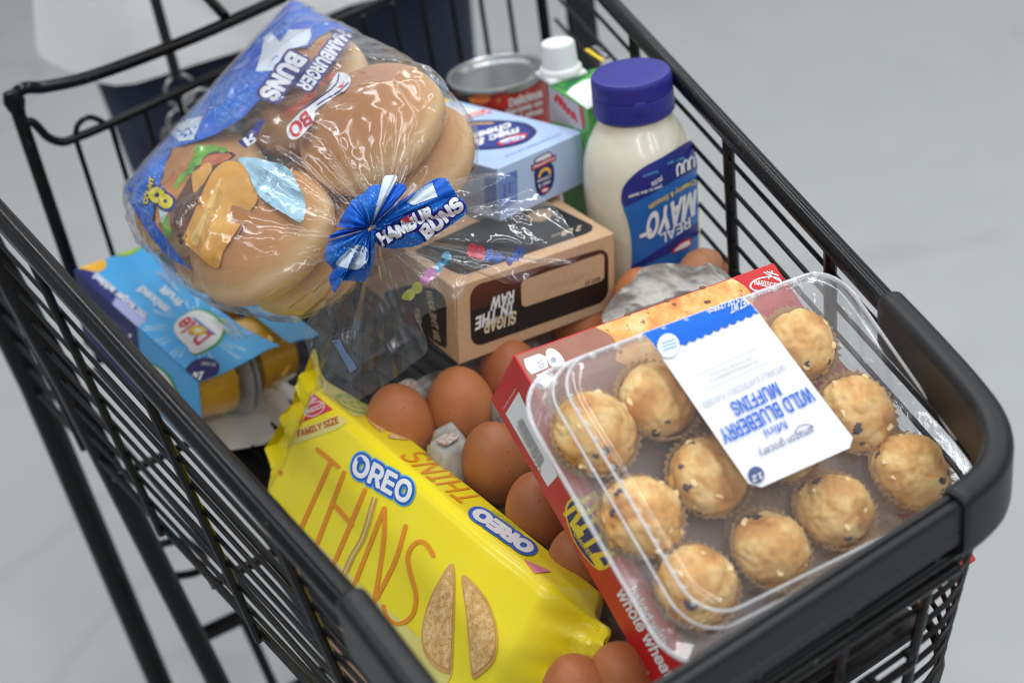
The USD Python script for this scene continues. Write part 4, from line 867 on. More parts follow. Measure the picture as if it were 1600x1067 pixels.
R1 = [ringq(.0, .176, .046, .170, .0012, .016), ringq(-.004, .180, .042, .174, .003, .02), ringq(-.010, .186, .036, .179, .016, .022), ringq(-.020, .194, .026, .188, .0175, .026), ringq(-.020, .194, .026, .188, .0185, .026), ringq(-.013, .186, .033, .184, .0195, .022), ringq(-.0125, .176, .037, .182, .034, .022), ringq(-.0118, .166, .040, .177, .0475, .020), ringq(-.0095, .162, .0425, .1745, .0497, .018), ringq(-.006, .157, .046, .171, .0503, .016)]
part(tub, 'tub', loft(R1[:4]), clear_film('tub_base', haze=.10, hazecol=(.8, .76, .74), bump=.25, bscale=60, bdist=.002, rough=.06), 40)
part(tub, 'lid', loft(R1[4:]), CLEAR, 40)
part(tub, 'rim', tube(ringq(-.020, .194, .026, .188, .018, .026), .0013, 8, True), RIMC, True)
part(tub, 'rim', tube(ringq(-.0118, .166, .040, .177, .0478, .020), .0008, 8, True), RIMC, True)
part(tub, 'rim', tube(ringq(-.0125, .177, .0365, .1825, .034, .022), .0007, 8, True), RIMC, True)
for i in range(15):
    t = i / 14; c = q3(-.0112, .050 + .11 * t, .0486); part(tub, 'lid_bead', xf(lathe([(.0002, .0012), (.0011, .0007), (.0014, 0)], 8, False), RIR, c), RIMC, True)
for i in range(12):
    t = i / 11; c = q3(-.004 + .155 * t, .1748, .0494); part(tub, 'lid_bead', xf(lathe([(.0002, .0012), (.0014, .0007), (.0018, 0)], 8, False), RIR, c), RIMC, True)
lu = [onq(p, .0512) for p in ((1181, 774), (1335, 688), (1022, 541), (1166, 461))]
u0, u1 = (lu[0][0] + lu[2][0]) / 2, (lu[1][0] + lu[3][0]) / 2; v0 = (lu[0][1] + lu[1][1]) / 2
curve = [(v0, .0514), (.110, .0514), (.140, .0514), (.164, .0514), (.1705, .0511), (.1755, .0497), (.1782, .0470), (.1797, .0430)]
lp_ = []
for s_, th in ((0, 0), (1, -.00035)):
    for v, h in curve: pass
LW = ink('label_white', (.76, .775, .82), .6, spec=.08)
rowsA = [[q3(u, v, h) for u in np.linspace(lu[0][0] + (lu[2][0] - lu[0][0]) * (v - v0) / (.167 - v0), lu[1][0] + (lu[3][0] - lu[1][0]) * (v - v0) / (.167 - v0), 14)] for v, h in curve]
lg = np.array(rowsA); nr, nc_ = lg.shape[:2]
for j, du in enumerate(np.linspace(0, 1, nc_)):                     # rounded near corners
    e = min(du, 1 - du) * (u1 - u0); r_ = .004
    if e < r_: lg[0, j] += QY * (r_ - math.sqrt(r_ * r_ - (r_ - e) ** 2))
lv_ = lg.reshape(-1, 3); ii = np.arange(nr * nc_).reshape(nr, nc_)
lq_ = np.stack([ii[:-1, :-1], ii[:-1, 1:], ii[1:, 1:], ii[1:, :-1]], -1).reshape(-1, 4); lf_ = np.vstack([lq_[:, [0, 1, 2]], lq_[:, [0, 2, 3]]])
labm = (lv_, lf_); lb_ = part(tub, 'paper_label', labm, LW, 40)
S = Skin(labm, 9); zl = Z(1000, 440, 2.964)
BAND = ink('band_blue', (.02, .14, .62), .6, spec=.08); TXB = ink('text_blue', (.04, .15, .62), .6, spec=.08); TXN = ink('text_navy', (.05, .07, .20)); TXG = ink('text_grey', (.40, .41, .46))
edge_px = [(zl((75 + 9, 352))[0]), ]
sc0, sc1 = np.array(zl((190, 290))[0]), np.array(zl((545, 138))[0]); nrm = np.array([.42, .91]); sca = [tuple(sc0 + (sc1 - sc0) * t + nrm * 4.2 * abs(math.sin(math.pi * 9.5 * t))) for t in np.linspace(0, 1, 90)]
pr(lb_, 'blue_band', S, Polygon([zl((48, 318))[0], zl((80, 352))[0], zl((150, 300))[0]] + sca + zl((560, 130), (530, 10), (480, -15), (-15, 215))), BAND, 1)
pr(lb_, 'badge', S, ellipse(S, *zl((130, 298), (180, 285), (140, 352))), LW, 2)
for i in range(3): pr(lb_, 'lettering', S, stroke(S, zl((100 + 4 * i, 288 + 16 * i), (160 + 4 * i, 268 + 16 * i)), 1.6), SKY, 3)
for s_, a, b, c, bo, m in (('WILD BLUEBERRY', (780, 486), (358, 690), (816, 548), True, TXB), ('MUFFINS', (630, 464), (412, 566), (662, 522), True, TXB), ('Mini', (673, 640), (568, 690), (690, 676), False, TXB), ('amazon grocery', (797, 668), (545, 786), (812, 702), False, TXN), ('NATURALLY & ARTIFICIALLY FLAVORED', (667, 380), (285, 560), (678, 408), False, TXG), ('No Artificial Sweeteners or', (545, 360), (320, 458), (550, 374), False, TXG), ('High Fructose Corn Syrup', (522, 345), (322, 430), (527, 359), False, TXG), ('NET WT', (505, 75), (418, 115), (506, 110), True, LW), ('10.5 OZ (298g)', (498, 60), (318, 130), (499, 82), True, LW)):
    pr(lb_, 'lettering', S, text(S, s_, *zl(a, b, c), bold=bo), m, 2.4)
for a, b in (((258, 438), (545, 304)), ((308, 502), (597, 371))): pr(lb_, 'rule', S, stroke(S, zl(a, b), .8), TXG, 2)
pr(lb_, 'logo_smile', S, stroke(S, zl((800, 672), (770, 662), (735, 672), (715, 700)), 1.4, True), TXN, 2.4)
pr(lb_, 'badge', S, ellipse(S, *zl((537, 895), (572, 882), (550, 932))), TXN, 2)
pr(lb_, 'lettering', S, text(S, '12', *zl((566, 882), (516, 905), (572, 908)), bold=True), LW, 3)
def muffin_mat():
    n = {'t': ('texture_coordinate', {}), 'oi': ('object_info', {}), 'a': ('noise_texture', dict(scale=46, detail=3, roughness=.5, distortion=.6)), 'b': ('noise_texture', dict(scale=300, detail=3)), 's': ('separate_xyz', {}), 'mz': ('map_range', dict(from_min=.012, from_max=.036, to_min=-.06, to_max=.04)), 'hm': ('map_range', dict(to_min=.84, to_max=1.12)), 'hv': ('hsv', dict(hue=.5, saturation=.96, fac=1)), 'ad': ('math', dict(math_type='add')), 'r': ('rgb_ramp', {'ramp': [(.26, (.88, .65, .31)), (.42, (.82, .51, .18)), (.54, (.70, .35, .09)), (.72, (.44, .17, .04))]}), 'm': ('mix', dict(mix_type='multiply', fac=.25)), 'rb': ('rgb_ramp', {'ramp': [(.35, (.75, .7, .65)), (.6, (1.1, 1.1, 1.1))]}), 'p': ('principled_bsdf', dict(roughness=.52, specular_ior_level=.35, subsurface_weight=.2, subsurface_radius=(1, .45, .15), subsurface_scale=.004)), 'bp': ('bump', dict(strength=.28, distance=.0008))}
    return usdkit.material(stage, '/World/Looks/muffin_crust', n, [('t.object', 'a.vector'), ('t.object', 'b.vector'), ('t.object', 's.vector'), ('s.z', 'mz.value'), ('a.fac', 'ad.value1'), ('mz.result', 'ad.value2'), ('ad.value', 'r.fac'), ('b.fac', 'rb.fac'), ('oi.random', 'hm.value'), ('hm.result', 'hv.value'), ('r.color', 'hv.color'), ('hv.color', 'm.color1'), ('rb.color', 'm.color2'), ('m.color', 'p.base_color'), ('b.fac', 'bp.height'), ('bp.normal', 'p.normal')], surface='p.BSDF')
CRUST = muffin_mat(); CRUMB = M('pale_crumb', (.84, .60, .28), .8, var=(.88, .68, .38), vscale=400, bump=.4, bscale=600); BERRY = M('blueberry', (.045, .035, .055), .5, var=(.14, .09, .10), vscale=260); STAIN = M('berry_stain', (.34, .17, .09), .6, var=(.22, .12, .11), vscale=300); CUPP = M('paper_cup', (.62, .48, .33), .6, var=(.70, .56, .40), vscale=90, trl=.35); BATTER = M('yellow_crumb', (.80, .42, .06), .6, var=(.86, .54, .12), vscale=150)
def blob(g, r, flat=1.0, n=16):
    p = g.normal(size=(n, 3)); p /= np.linalg.norm(p, axis=1, keepdims=True); p *= g.uniform(.75, 1.1, (n, 1)); return hull_pts(p * [r, r, r * flat])
def make_muffin(seed, label, m):
    g = np.random.default_rng(seed); t = thing('muffin', label, 'muffin', group='muffins in the clear container', mat4=m)
    ico = trimesh.creation.icosphere(4); d = np.array(ico.vertices); th = np.arctan2(d[:, 1], d[:, 0])
    n1 = meshkit.fbm(d * 1.7 + seed * 7.3, 3, seed) - .5; n2 = meshkit.fbm(d * 6 + seed, 3, seed + 9) - .5
    crack = np.exp(-((meshkit.fbm(d * 2.3 + seed * 3.1, 2, seed + 4) - .5) / .03) ** 2)
    rr = 1 + g.uniform(.20, .34) * n1 + .03 * n2 - .06 * crack * (d[:, 2] > .0)
    v = d * rr[:, None] * .0197 * [g.uniform(.96, 1.05), g.uniform(.96, 1.05), g.uniform(.88, 1.08)]; v[:, 2] = np.where(v[:, 2] > 0, v[:, 2] * .92, v[:, 2] * .62) + .0190
    dome = part(t, 'crust', (v, np.array(ico.faces)), CRUST, True)
    k = 34; secs = []
    for z, r, a in ((0, .0135, .0002), (.0012, .0146, .0007), (.010, .0172, .0009), (.0175, .0204, .0009), (.0220, .0224, .0010)):
        secs.append([((r + a * (1 if j % 2 else -1) + g.uniform(-.0002, .0002)) * math.cos(j * math.pi / k), (r + a * (1 if j % 2 else -1)) * math.sin(j * math.pi / k), z + (g.uniform(-.0012, .0012) if z > .02 else 0)) for j in range(2 * k)])
    part(t, 'paper_cup', loft(secs, caps=False), CUPP)
    q = trimesh.Trimesh(v, ico.faces, process=False)
    def surf(n_, lo, hi):
        out = []
        while len(out) < n_:
            i = g.integers(len(v)); 
            if lo < d[i, 2] < hi: out.append(v[i])
        return out
    for p in surf(2 + seed % 3, -.1, .85):
        r_ = g.uniform(.0014, .0028); nrm_ = norm(p - [0, 0, .012]); ti = trimesh.creation.icosphere(2); bv = np.array(ti.vertices); bv = bv * (1 + 1.1 * (meshkit.noise(bv * 1.6 + seed + r_ * 900, 3) - .5))[:, None] * r_
        bv -= .72 * np.outer(bv @ nrm_, nrm_); part(dome, 'blueberry', (bv + p - nrm_ * r_ * .16, np.array(ti.faces)), BERRY, True)
    for p in surf(6, -.1, .8): part(dome, 'crumb', xf(blob(g, g.uniform(.0010, .0030), .3), None, p * [.995, .995, .995]), CRUMB, 30)
    for p in surf(4, -.45, -.05): part(dome, 'yellow_crumb', xf(blob(g, g.uniform(.0025, .005), .6), None, p * [.9, .9, 1]), BATTER, 30)
    return t
MUF = [((930, 668), 'mini muffin at the far left corner, next to the barcode side'), ((1010, 803), 'mini muffin in the middle of the left edge row'), ((1095, 908), 'mini muffin at the near left corner by the front rail'), ((1030, 623), 'mini muffin tucked under the upper left edge of the white label'), ((1117, 738), 'mini muffin at the lower left edge of the white label'), ((1205, 852), 'mini muffin in the near row, second from left, below the label'), ((1150, 585), 'mini muffin hidden under the top of the white label'), ((1228, 690), 'mini muffin hidden under the bottom of the white label'), ((1315, 792), 'mini muffin in the near row, third from left, by the label corner'), ((1253, 528), 'mini muffin at the far right corner with a burnt brown rim'), ((1340, 633), 'mini muffin in the middle of the right edge row, right of the label'), ((1430, 733), 'mini muffin at the near right corner by the plastic bumper')]
protos = []
for i, (p, lb) in enumerate(MUF):
    u, v = onq(p, .028); g = np.random.default_rng(50 + i)
    Rm = RIR @ euler(g.uniform(0, 360), g.uniform(-6, 6), g.uniform(-6, 6)); s_ = g.uniform(.95, 1.02)
    m = mat4(Rm, q3(u, v, .0042), s_)
    if len(protos) < 7: protos.append(make_muffin(11 + i * 3, lb, m))
    else: copy_of(protos[(i * 2) % 7], 'muffin', lb, 'muffin', 'muffins in the clear container', m)

# ------------------------------------------------------------------ hamburger buns in a tied plastic bag
BY = aty(487, 277, .745)[1]
pA, pB = aty(578, 192, BY), aty(400, 366, BY); b2 = norm(pA - pB); half = float(np.linalg.norm(pA - pB)) / 2 * .97
bc = (pA + pB) / 2; b1 = np.array([0, 1., 0]); b3 = np.cross(b2, b1); b3 = b3 if b3[2] > 0 else -b3
def bun_mat():
    n = {'t': ('texture_coordinate', {}), 's': ('separate_xyz', {}), 'a': ('noise_texture', dict(scale=28, detail=4)), 'mz': ('map_range', dict(from_min=-.004, from_max=.026, to_min=0, to_max=1)), 'ma': ('math', dict(math_type='multiply_add', value2=.35, value3=-.17)), 'ad': ('math', dict(math_type='add', use_clamp=True)), 'r': ('rgb_ramp', {'ramp': [(0, (.58, .36, .17)), (.22, (.70, .48, .26)), (.48, (.56, .32, .14)), (.8, (.41, .19, .068)), (1, (.33, .14, .045))]}), 'bn': ('noise_texture', dict(scale=120, detail=5, roughness=.65)), 'b': ('bump', dict(strength=.30, distance=.0014)), 'p': ('principled_bsdf', dict(roughness=.62, specular_ior_level=.3, subsurface_weight=.12, subsurface_radius=(1, .5, .25), subsurface_scale=.004))}
    return usdkit.material(stage, '/World/Looks/bun_crust', n, [('t.object', 's.vector'), ('t.object', 'a.vector'), ('t.object', 'bn.vector'), ('s.z', 'mz.value'), ('a.fac', 'ma.value1'), ('ma.value', 'ad.value1'), ('mz.result', 'ad.value2'), ('ad.value', 'r.fac'), ('r.color', 'p.base_color'), ('bn.fac', 'b.height'), ('b.normal', 'p.normal')], surface='p.BSDF')
BUN = bun_mat()
bp = spline([(.001, -.0165), (.030, -.0165), (.044, -.0155), (.0495, -.010), (.0515, -.003), (.0500, .006), (.045, .015), (.036, .022), (.022, .0268), (.010, .0282), (.0005, .0285)], 4, False)
bl = lathe(bp, 64, False); d_ = bl[0]
nb = meshkit.fbm(d_ * 22 + 4, 3, 2) - .5
bl = (d_ * [.93, .93, .98] * (1 + .07 * nb)[:, None], bl[1])
BR_ = np.stack([b2, np.cross(b3, b2), b3], 1)
BUNS = [(1, 0, 0, 'bun at the upper right of the bag, its round top facing the lens'), (-1, 0, 0, 'bun at the lower left of the bag, half under the cheese print'), (1, 1, 0, 'bun behind the blue bag lettering, upper right far row'), (-1, 1, 0, 'bun behind the burger print, left far row'), (1, 0, 1, 'lower layer bun at the right edge of the bag, by the macaroni box'), (-1, 0, 1, 'lower layer bun peeking below the bag by the fruit cups'), (1, 1, 1, 'bun hidden in the lower far row, right'), (-1, 1, 1, 'bun hidden in the lower far row, left')]
root = None; bunpts = []
for i, (sx_, row, lay, lb) in enumerate(BUNS):
    c = bc + b2 * sx_ * half + b1 * row * .093 - b3 * (.004 + .039 * lay)
    if lay and not row: c = c + b2 * (.004 if sx_ > 0 else .020) + b1 * (.004 if sx_ > 0 else .016)
    g = np.random.default_rng(i + 5); Rm = BR_ @ euler(g.uniform(0, 360), g.uniform(-3, 3), g.uniform(-3, 3)); m = mat4(Rm, c)
    if root is None: root = thing('hamburger_bun', lb, 'bun', group='buns in the bag', mat4=m); part(root, 'crust', bl, BUN, True)
    else: copy_of(root, 'hamburger_bun', lb, 'bun', 'buns in the bag', m)
    bunpts.append(bl[0] @ Rm.T * 1.05 + c)
bunpts = np.vstack(bunpts)
neck = aty(588, 363, BY - .078) ; nd = neck @ fwd
sL, sR = aty(190, 290, BY + .185), aty(455, -6, BY + .185)
seal = [sL + (sR - sL) * t for t in np.linspace(0, 1, 9)]
hull = hull_pts(np.vstack([bc + (bunpts - bc) * 1.012, seal, [neck + b3 * .006, neck - b3 * .006, neck + b2 * .006, neck - b2 * .006]]))
hm = trimesh.Trimesh(*hull); hm = hm.subdivide_to_size(.0042); hm.merge_vertices()
vn = np.array(hm.vertex_normals); hv = np.array(hm.vertices)
dn = np.linalg.norm(hv - neck, axis=1); rel = hv - neck; ang = np.arctan2(rel @ b3, rel @ b2)
rg = lambda sc, sd: 1 - np.abs(meshkit.fbm(hv * sc, 2, sd) - .5) * 2
pl = np.exp(-dn / .055) * .0035 * (np.sin(ang * 17) + .6 * np.sin(ang * 29 + 1)) * np.clip(dn / .012, 0, 1)
dsl = np.abs((hv - sL) @ b1)
rad = np.stack([dn * 26, ang * 2.6, hv[:, 0] * 0], -1); rl = 1 - np.abs(meshkit.fbm(rad, 2, 6) - .5) * 2
w_ = .0016 * (rg(24, 3) ** 9 - .25) + .0011 * (rl ** 12 - .2) + .0010 * (rg(60, 8) ** 8 - .25)
hv2 = hv + vn * (pl + w_ * np.clip(dsl / .03, .15, 1) * np.clip(dn / .03, 0, 1))[:, None]
film_m = (hv2, np.array(hm.faces))
FILM = clear_film('bag_film', haze=.018, bump=.30, bscale=22, bdist=.004, rough=.15, tint=(.99, .99, .99))
bag = thing('bun_bag', 'clear and blue printed bag of hamburger buns tied at the neck', 'bag of buns', bc - b3 * .08)
fb = part(bag, 'film', film_m, FILM, True)
def film_ink(name, col, rough=.35, alpha=1.0, dots=None, tl=.15, var=None):
    n = {'t': ('texture_coordinate', {}), 'bn': ('noise_texture', dict(scale=60, detail=3, distortion=.5)), 'b': ('bump', dict(strength=.35, distance=.003)), 'p': ('principled_bsdf', dict(base_color=col, roughness=rough, specular_ior_level=.2)), 'tl': ('translucent_bsdf', dict(color=col)), 'm': ('mix_closure', dict(fac=tl)), 'tr': ('transparent_bsdf', {}), 'm2': ('mix_closure', dict(fac=alpha))}
    L = [('t.object', 'bn.vector'), ('bn.fac', 'b.height'), ('b.normal', 'p.normal'), ('p.BSDF', 'm.closure1'), ('tl.BSDF', 'm.closure2'), ('tr.BSDF', 'm2.closure1'), ('m.closure', 'm2.closure2')]
    if var:
        n['vn'] = ('noise_texture', dict(scale=var[1], detail=4)); n['r'] = ('rgb_ramp', {'ramp': [(.32, col), (.68, var[0])]}); L += [('t.object', 'vn.vector'), ('vn.fac', 'r.fac'), ('r.color', 'p.base_color'), ('r.color', 'tl.color')]
    if dots:
        n['v'] = ('voronoi_texture', dict(scale=dots[1], randomness=.25)); n['r'] = ('rgb_ramp', {'ramp': [(dots[2], dots[0]), (dots[2] + .12, col)]}); L += [('t.object', 'v.vector'), ('v.distance', 'r.fac'), ('r.color', 'p.base_color'), ('r.color', 'tl.color')]
    MATS[name] = usdkit.material(stage, '/World/Looks/' + name, n, L, surface='m2.closure'); return MATS[name]
FBLUE = film_ink('film_blue', (.006, .11, .58)); FDOT = film_ink('film_dotted', (.012, .15, .58), dots=((.45, .62, .86), 520, .15)); FWHITE = film_ink('film_white', (.66, .75, .86)); FNAVY = film_ink('film_navy', (.015, .018, .20)); FLET = film_ink('film_letter', (.74, .76, .82)); FRED = film_ink('film_red', (.55, .03, .04)); FYEL = film_ink('film_yellow', (.78, .68, .03)); FPALE = film_ink('film_pale_blue', (.36, .60, .76)); FBUN = film_ink('film_bun', (.58, .24, .06), var=((.40, .14, .035), 45)); FPAT = film_ink('film_patty', (.17, .06, .03), var=((.07, .022, .012), 160)); FCHE = film_ink('film_cheese', (.72, .40, .08), var=((.58, .26, .04), 22)); FLEAF = film_ink('film_lettuce', (.05, .26, .02), var=((.22, .48, .06), 120)); FTOM = film_ink('film_tomato', (.45, .07, .035), var=((.60, .20, .08), 80)); FGREY = film_ink('film_grey', (.10, .115, .13), alpha=.35)
S = Skin(film_m, 6, -.00016); zb = Z(150, 0, 2.133); zb2 = Z(380, 0, 4.447); zb3 = Z(180, 180, 4.447); zb4 = Z(480, 240, 4.447)
pr(fb, 'blue_print', S, Polygon(zb((66, 606), (150, 520), (320, 338), (440, 190), (612, -10), (720, -8), (800, 30), (880, 78), (850, 102), (790, 92), (735, 120), (705, 150), (640, 160), (600, 225), (540, 330), (490, 385), (400, 440), (330, 468), (250, 490), (228, 540), (212, 600), (190, 660), (178, 720))), FBLUE, 1)
for q in (((380, 300), (470, 235), (560, 232), (545, 320), (480, 385), (395, 420)), ((480, 150), (555, 70), (600, 20), (655, 60), (620, 110), (565, 150)), ((170, 560), (200, 520), (240, 500), (215, 590), (190, 650), (168, 640)), ((250, 400), (330, 330), (400, 290), (350, 390), (330, 440), (260, 480)), ((75, 620), (160, 600), (190, 700), (180, 730), (120, 680))):
    pr(fb, 'dotted_print', S, Polygon(zb(*q)), FDOT, 2)
for q in (((240, 435), (300, 395), (352, 385), (322, 462), (275, 468)), ((190, 640), (205, 625), (240, 700), (215, 740))): pr(fb, 'white_print', S, Polygon(zb(*q)), FWHITE, 3)
pr(fb, 'white_print', S, Polygon(zb2((140, 255), (200, 212), (330, 200), (462, 195), (470, 245), (440, 305), (300, 340), (200, 485), (80, 492), (115, 380))), FWHITE, 3)
pr(fb, 'blue_print', S, Polygon([(186, 286), (214, 298), (232, 338), (256, 372), (280, 404), (300, 424), (262, 405), (236, 376), (212, 338)]), FBLUE, 1)
pr(fb, 'facts_box', S, Polygon(zb2((275, 120), (390, 85), (418, 120), (320, 190), (285, 160))), FDOT, 3)
pr(fb, 'facts_box', S, Polygon(zb2((190, 225), (250, 165), (320, 190), (250, 285))), FDOT, 4)
def word(par, sk, s_, a, b, c, z, m1, m2, f1=.2, f2=.05, lay=4):
    pr(par, 'lettering_edge', sk, text(sk, s_, *z(a, b, c), bold=True, fat=f1), m1, lay); pr(par, 'lettering', sk, text(sk, s_, *z(a, b, c), bold=True, fat=f2), m2, lay + 1.5)
word(fb, S, 'BUNS', (332, 350), (108, 652), (440, 402), zb2, FNAVY, FLET, .24, .06)
word(fb, S, 'HAMBURGER', (668, 198), (372, 590), (748, 242), zb2, FNAVY, FLET, .22, .04)
pr(fb, 'lettering_edge', S, Polygon(zb((470, 470), (500, 450), (545, 390), (560, 400), (520, 480), (495, 492))), FNAVY, 4)
pr(fb, 'lettering', S, text(S, 'R', *zb((485, 465), (520, 445), (500, 488)), bold=True, fat=.05), FLET, 5.5)
pr(fb, 'logo_plate', S, poly(S, zb2((640, 505), (690, 498), (738, 530), (735, 580), (690, 630), (580, 700), (500, 760), (480, 840), (400, 935), (345, 965), (302, 940), (300, 880), (350, 815), (440, 735), (560, 640), (610, 560)), True), FLET, 3)
for q in (((660, 510), (640, 580), (560, 650), (420, 750)), ((725, 570), (650, 640), (560, 690), (510, 725))): pr(fb, 'logo_stripe', S, stroke(S, zb2(*q), 2.2, True), FNAVY, 4)
pr(fb, 'logo_flag', S, Polygon(zb2((705, 555), (640, 610), (690, 600))), FRED, 4)
pr(fb, 'lettering', S, text(S, 'BO', *zb2((440, 755), (305, 885), (485, 830)), bold=True, fat=.03), FRED, 4)
pr(fb, 'lettering', S, text(S, 'BEEFEMBO', *zb2((490, 600), (275, 790), (512, 640)), bold=True), FRED, 3)
pr(fb, 'lettering', S, text(S, 'RAY', *zb2((625, 480), (510, 575), (645, 512)), bold=True), FRED, 3)
pr(fb, 'bun_picture', S, poly(S, zb3((268, 720), (285, 610), (345, 480), (395, 385), (455, 305), (520, 235), (590, 208), (640, 225), (600, 300), (520, 400), (450, 530), (400, 660), (372, 800), (330, 830), (290, 790)), True), FBUN, 1)
pr(fb, 'patty_picture', S, poly(S, zb3((560, 330), (620, 270), (700, 240), (790, 250), (830, 275), (770, 320), (690, 400), (640, 480), (575, 600), (510, 730), (450, 850), (385, 800), (372, 690), (430, 560), (500, 440)), True), FPAT, 2)
pr(fb, 'lettuce_picture', S, poly(S, zb3((545, 222), (590, 198), (630, 212), (665, 196), (705, 214), (745, 215), (772, 240), (735, 256), (690, 244), (640, 262), (606, 292), (585, 335), (545, 352), (530, 396), (488, 412), (470, 452), (436, 470), (425, 512), (402, 488), (428, 440), (452, 400), (490, 370), (505, 325), (540, 290)), True, 8), FLEAF, 3)
pr(fb, 'lettuce_picture', S, poly(S, zb3((312, 712), (345, 688), (362, 720), (358, 760), (380, 790), (362, 850), (335, 838), (318, 790)), True), FLEAF, 3)
pr(fb, 'tomato_picture', S, poly(S, zb3((610, 300), (680, 268), (770, 262), (800, 282), (740, 318), (660, 350), (600, 400), (575, 380)), True), FTOM, 3)
pr(fb, 'cheese_picture', S, poly(S, zb3((528, 402), (580, 362), (640, 322), (668, 360), (640, 430), (590, 490), (545, 535), (530, 470)), True), FCHE, 4)
pr(fb, 'patty_picture', S, poly(S, zb3((640, 420), (680, 380), (700, 400), (640, 520), (560, 690), (500, 830), (455, 900), (440, 850), (520, 680), (590, 520)), True), FPAT, 4.5)
pr(fb, 'cheese_picture', S, poly(S, zb3((690, 372), (760, 318), (830, 318), (890, 352), (922, 410), (945, 480), (985, 540), (972, 610), (900, 700), (845, 790), (800, 862), (745, 950), (712, 1058), (650, 1040), (560, 960), (470, 868), (492, 790), (540, 680), (590, 560), (640, 450)), True), FCHE, 5)
pr(fb, 'cheese_fold', S, poly(S, zb3((520, 860), (590, 720), (660, 560), (720, 440), (735, 450), (690, 580), (620, 740), (560, 900)), True), film_ink('film_cheese_pale', (.78, .52, .16)), 5.6)
word(fb, S, '8', (287, 482), (225, 568), (412, 572), zb3, FNAVY, FYEL, .2, .05, 5.2)
word(fb, S, 'COUNT', (216, 622), (268, 436), (188, 612), zb3, FNAVY, FYEL, .2, .03, 5.6)
pr(fb, 'pale_blue_print', S, poly(S, zb3((850, 300), (960, 290), (1080, 320), (1180, 350), (1250, 450), (1320, 620), (1285, 745), (1190, 690), (1060, 610), (970, 520), (920, 400)), True), FPALE, 4)
pr(fb, 'small_print', S, stroke(S, zb3((855, 825), (945, 675)), 2.2), FNAVY, 3)
# the gathered neck and the loose tail
TAIL = [(640, 290, .835), (690, 284, .84), (782, 270, .85), (838, 302, .85), (880, 340, .845), (905, 402, .83), (850, 420, .82), (800, 444, .815), (745, 428, .812), (715, 470, .81), (660, 496, .81), (668, 545, .83), (640, 572, .835), (600, 602, .838), (548, 628, .835), (510, 610, .84), (492, 580, .845), (476, 515, .845), (505, 470, .83)]
tp_ = spline(np.array(TAIL), 14, False)
solids = []
for Rr, Oo, Dd in ((SUGR, SUGO, SUGD), (MACR, MACO, MACD), (DR, DO, (DD[0], DD[1], TOPH)), (RIR, RIO, RID)): solids.append(xf(rbox(np.array(Dd), .001), Rr, Oo))
solids.append(om); solids.append((tv, tf))
sol = trimesh.Trimesh(*join(*solids), process=False)
def drape(P, gap=.0025):
    d = P / np.linalg.norm(P, axis=1, keepdims=True); loc, ri, _ = sol.ray.intersects_location(np.zeros_like(d), d, multiple_hits=False)
    lim = np.full(len(P), 9.); lim[ri] = np.linalg.norm(loc, axis=1) - gap
    L_ = np.linalg.norm(P, axis=1); return d * np.minimum(L_, lim)[:, None]
def fan(rim, nr_, c, cd, amp, fq, bul=0.0, seed=1, r0=.02):
    rows = []; n = len(rim)
    ph = np.linspace(0, 1, n)
    for r in np.linspace(r0, 1, nr_):
        px = c[0] + (rim[:, 0] - c[0]) * r; py = c[1] + (rim[:, 1] - c[1]) * r; Dd = cd + (rim[:, 2] - cd) * r
        rip = amp * (np.sin(ph * fq * 6.283) + .5 * np.sin(ph * fq * 13.1 + 2 + 3 * r)) * min(1, r * 3) ; nz_ = (meshkit.noise(np.stack([ph * 23, np.full(n, r * 7), ph * 0], -1), seed) - .5) * amp * 1.6
        P = fwd[None] + ((px - 800) / PX)[:, None] * right - ((py - 533.5) / PX)[:, None] * up
        rows.append(P * (Dd + rip + nz_ - bul * math.sin(math.pi * min(1, r)) ** .8)[:, None])
    return np.array(rows)
def sheet(G_):
    a, b = G_.shape[:2]; i = np.arange(a * b).reshape(a, b); q = np.stack([i[:-1, :-1], i[:-1, 1:], i[1:, 1:], i[1:, :-1]], -1).reshape(-1, 4)
    return G_.reshape(-1, 3), np.vstack([q[:, [0, 1, 2]], q[:, [0, 2, 3]]])
tg = fan(tp_, 46, (588, 363), nd - .004, .0042, 7.5, .006, 4); tm = sheet(tg); tm = (drape(tm[0]), tm[1])
TFILM = clear_film('tail_film', haze=.045, hazecol=(.80, .84, .90), bump=.5, bscale=34, bdist=.004, rough=.07)
tl = part(bag, 'tail', tm, TFILM, True)
S2 = Skin(tm, 6, -.00016)
DOT = dict(yellow=(.62, .68, .10), magenta=(.55, .20, .50), cyan=(.10, .42, .62), red=(.62, .04, .08), blue=(.06, .14, .50))
for nm, p in (('yellow', (705, 985)), ('yellow', (755, 940)), ('magenta', (815, 880)), ('magenta', (857, 832)), ('cyan', (915, 785)), ('cyan', (965, 728)), ('red', (1150, 680)), ('red', (1205, 695)), ('blue', (1268, 710)), ('blue', (1330, 722))):
    pr(tl, 'colour_dot', S2, ellipse(S2, *zb4(p, (p[0] + 36, p[1] - 18), (p[0] + 14, p[1] + 38))), MATS.get('film_dot_' + nm) or film_ink('film_dot_' + nm, DOT[nm], alpha=.85), 2)
for x, y in ((1000, 510), (1028, 492), (1053, 468)): pr(tl, 'colour_dot', S2, ellipse(S2, *z4((x, y), (x + 14, y - 12), (x + 9, y + 22))), MATS['film_dot_blue'], 2)
pr(tl, 'blue_bar', S2, Polygon(z5((190, 502), (256, 462), (412, 722), (345, 774))), BLACK, 1); pr(tl, 'blue_bar', S2, Polygon(z5((202, 506), (252, 476), (400, 720), (348, 760))), film_ink('film_steel', (.16, .27, .50), alpha=.9), 2)
pr(tl, 'date_box', S2, Polygon(z5((148, 438), (225, 410), (243, 442), (166, 476))).difference(Polygon(z5((162, 444), (220, 424), (230, 440), (172, 462)))), BLACK, 2)
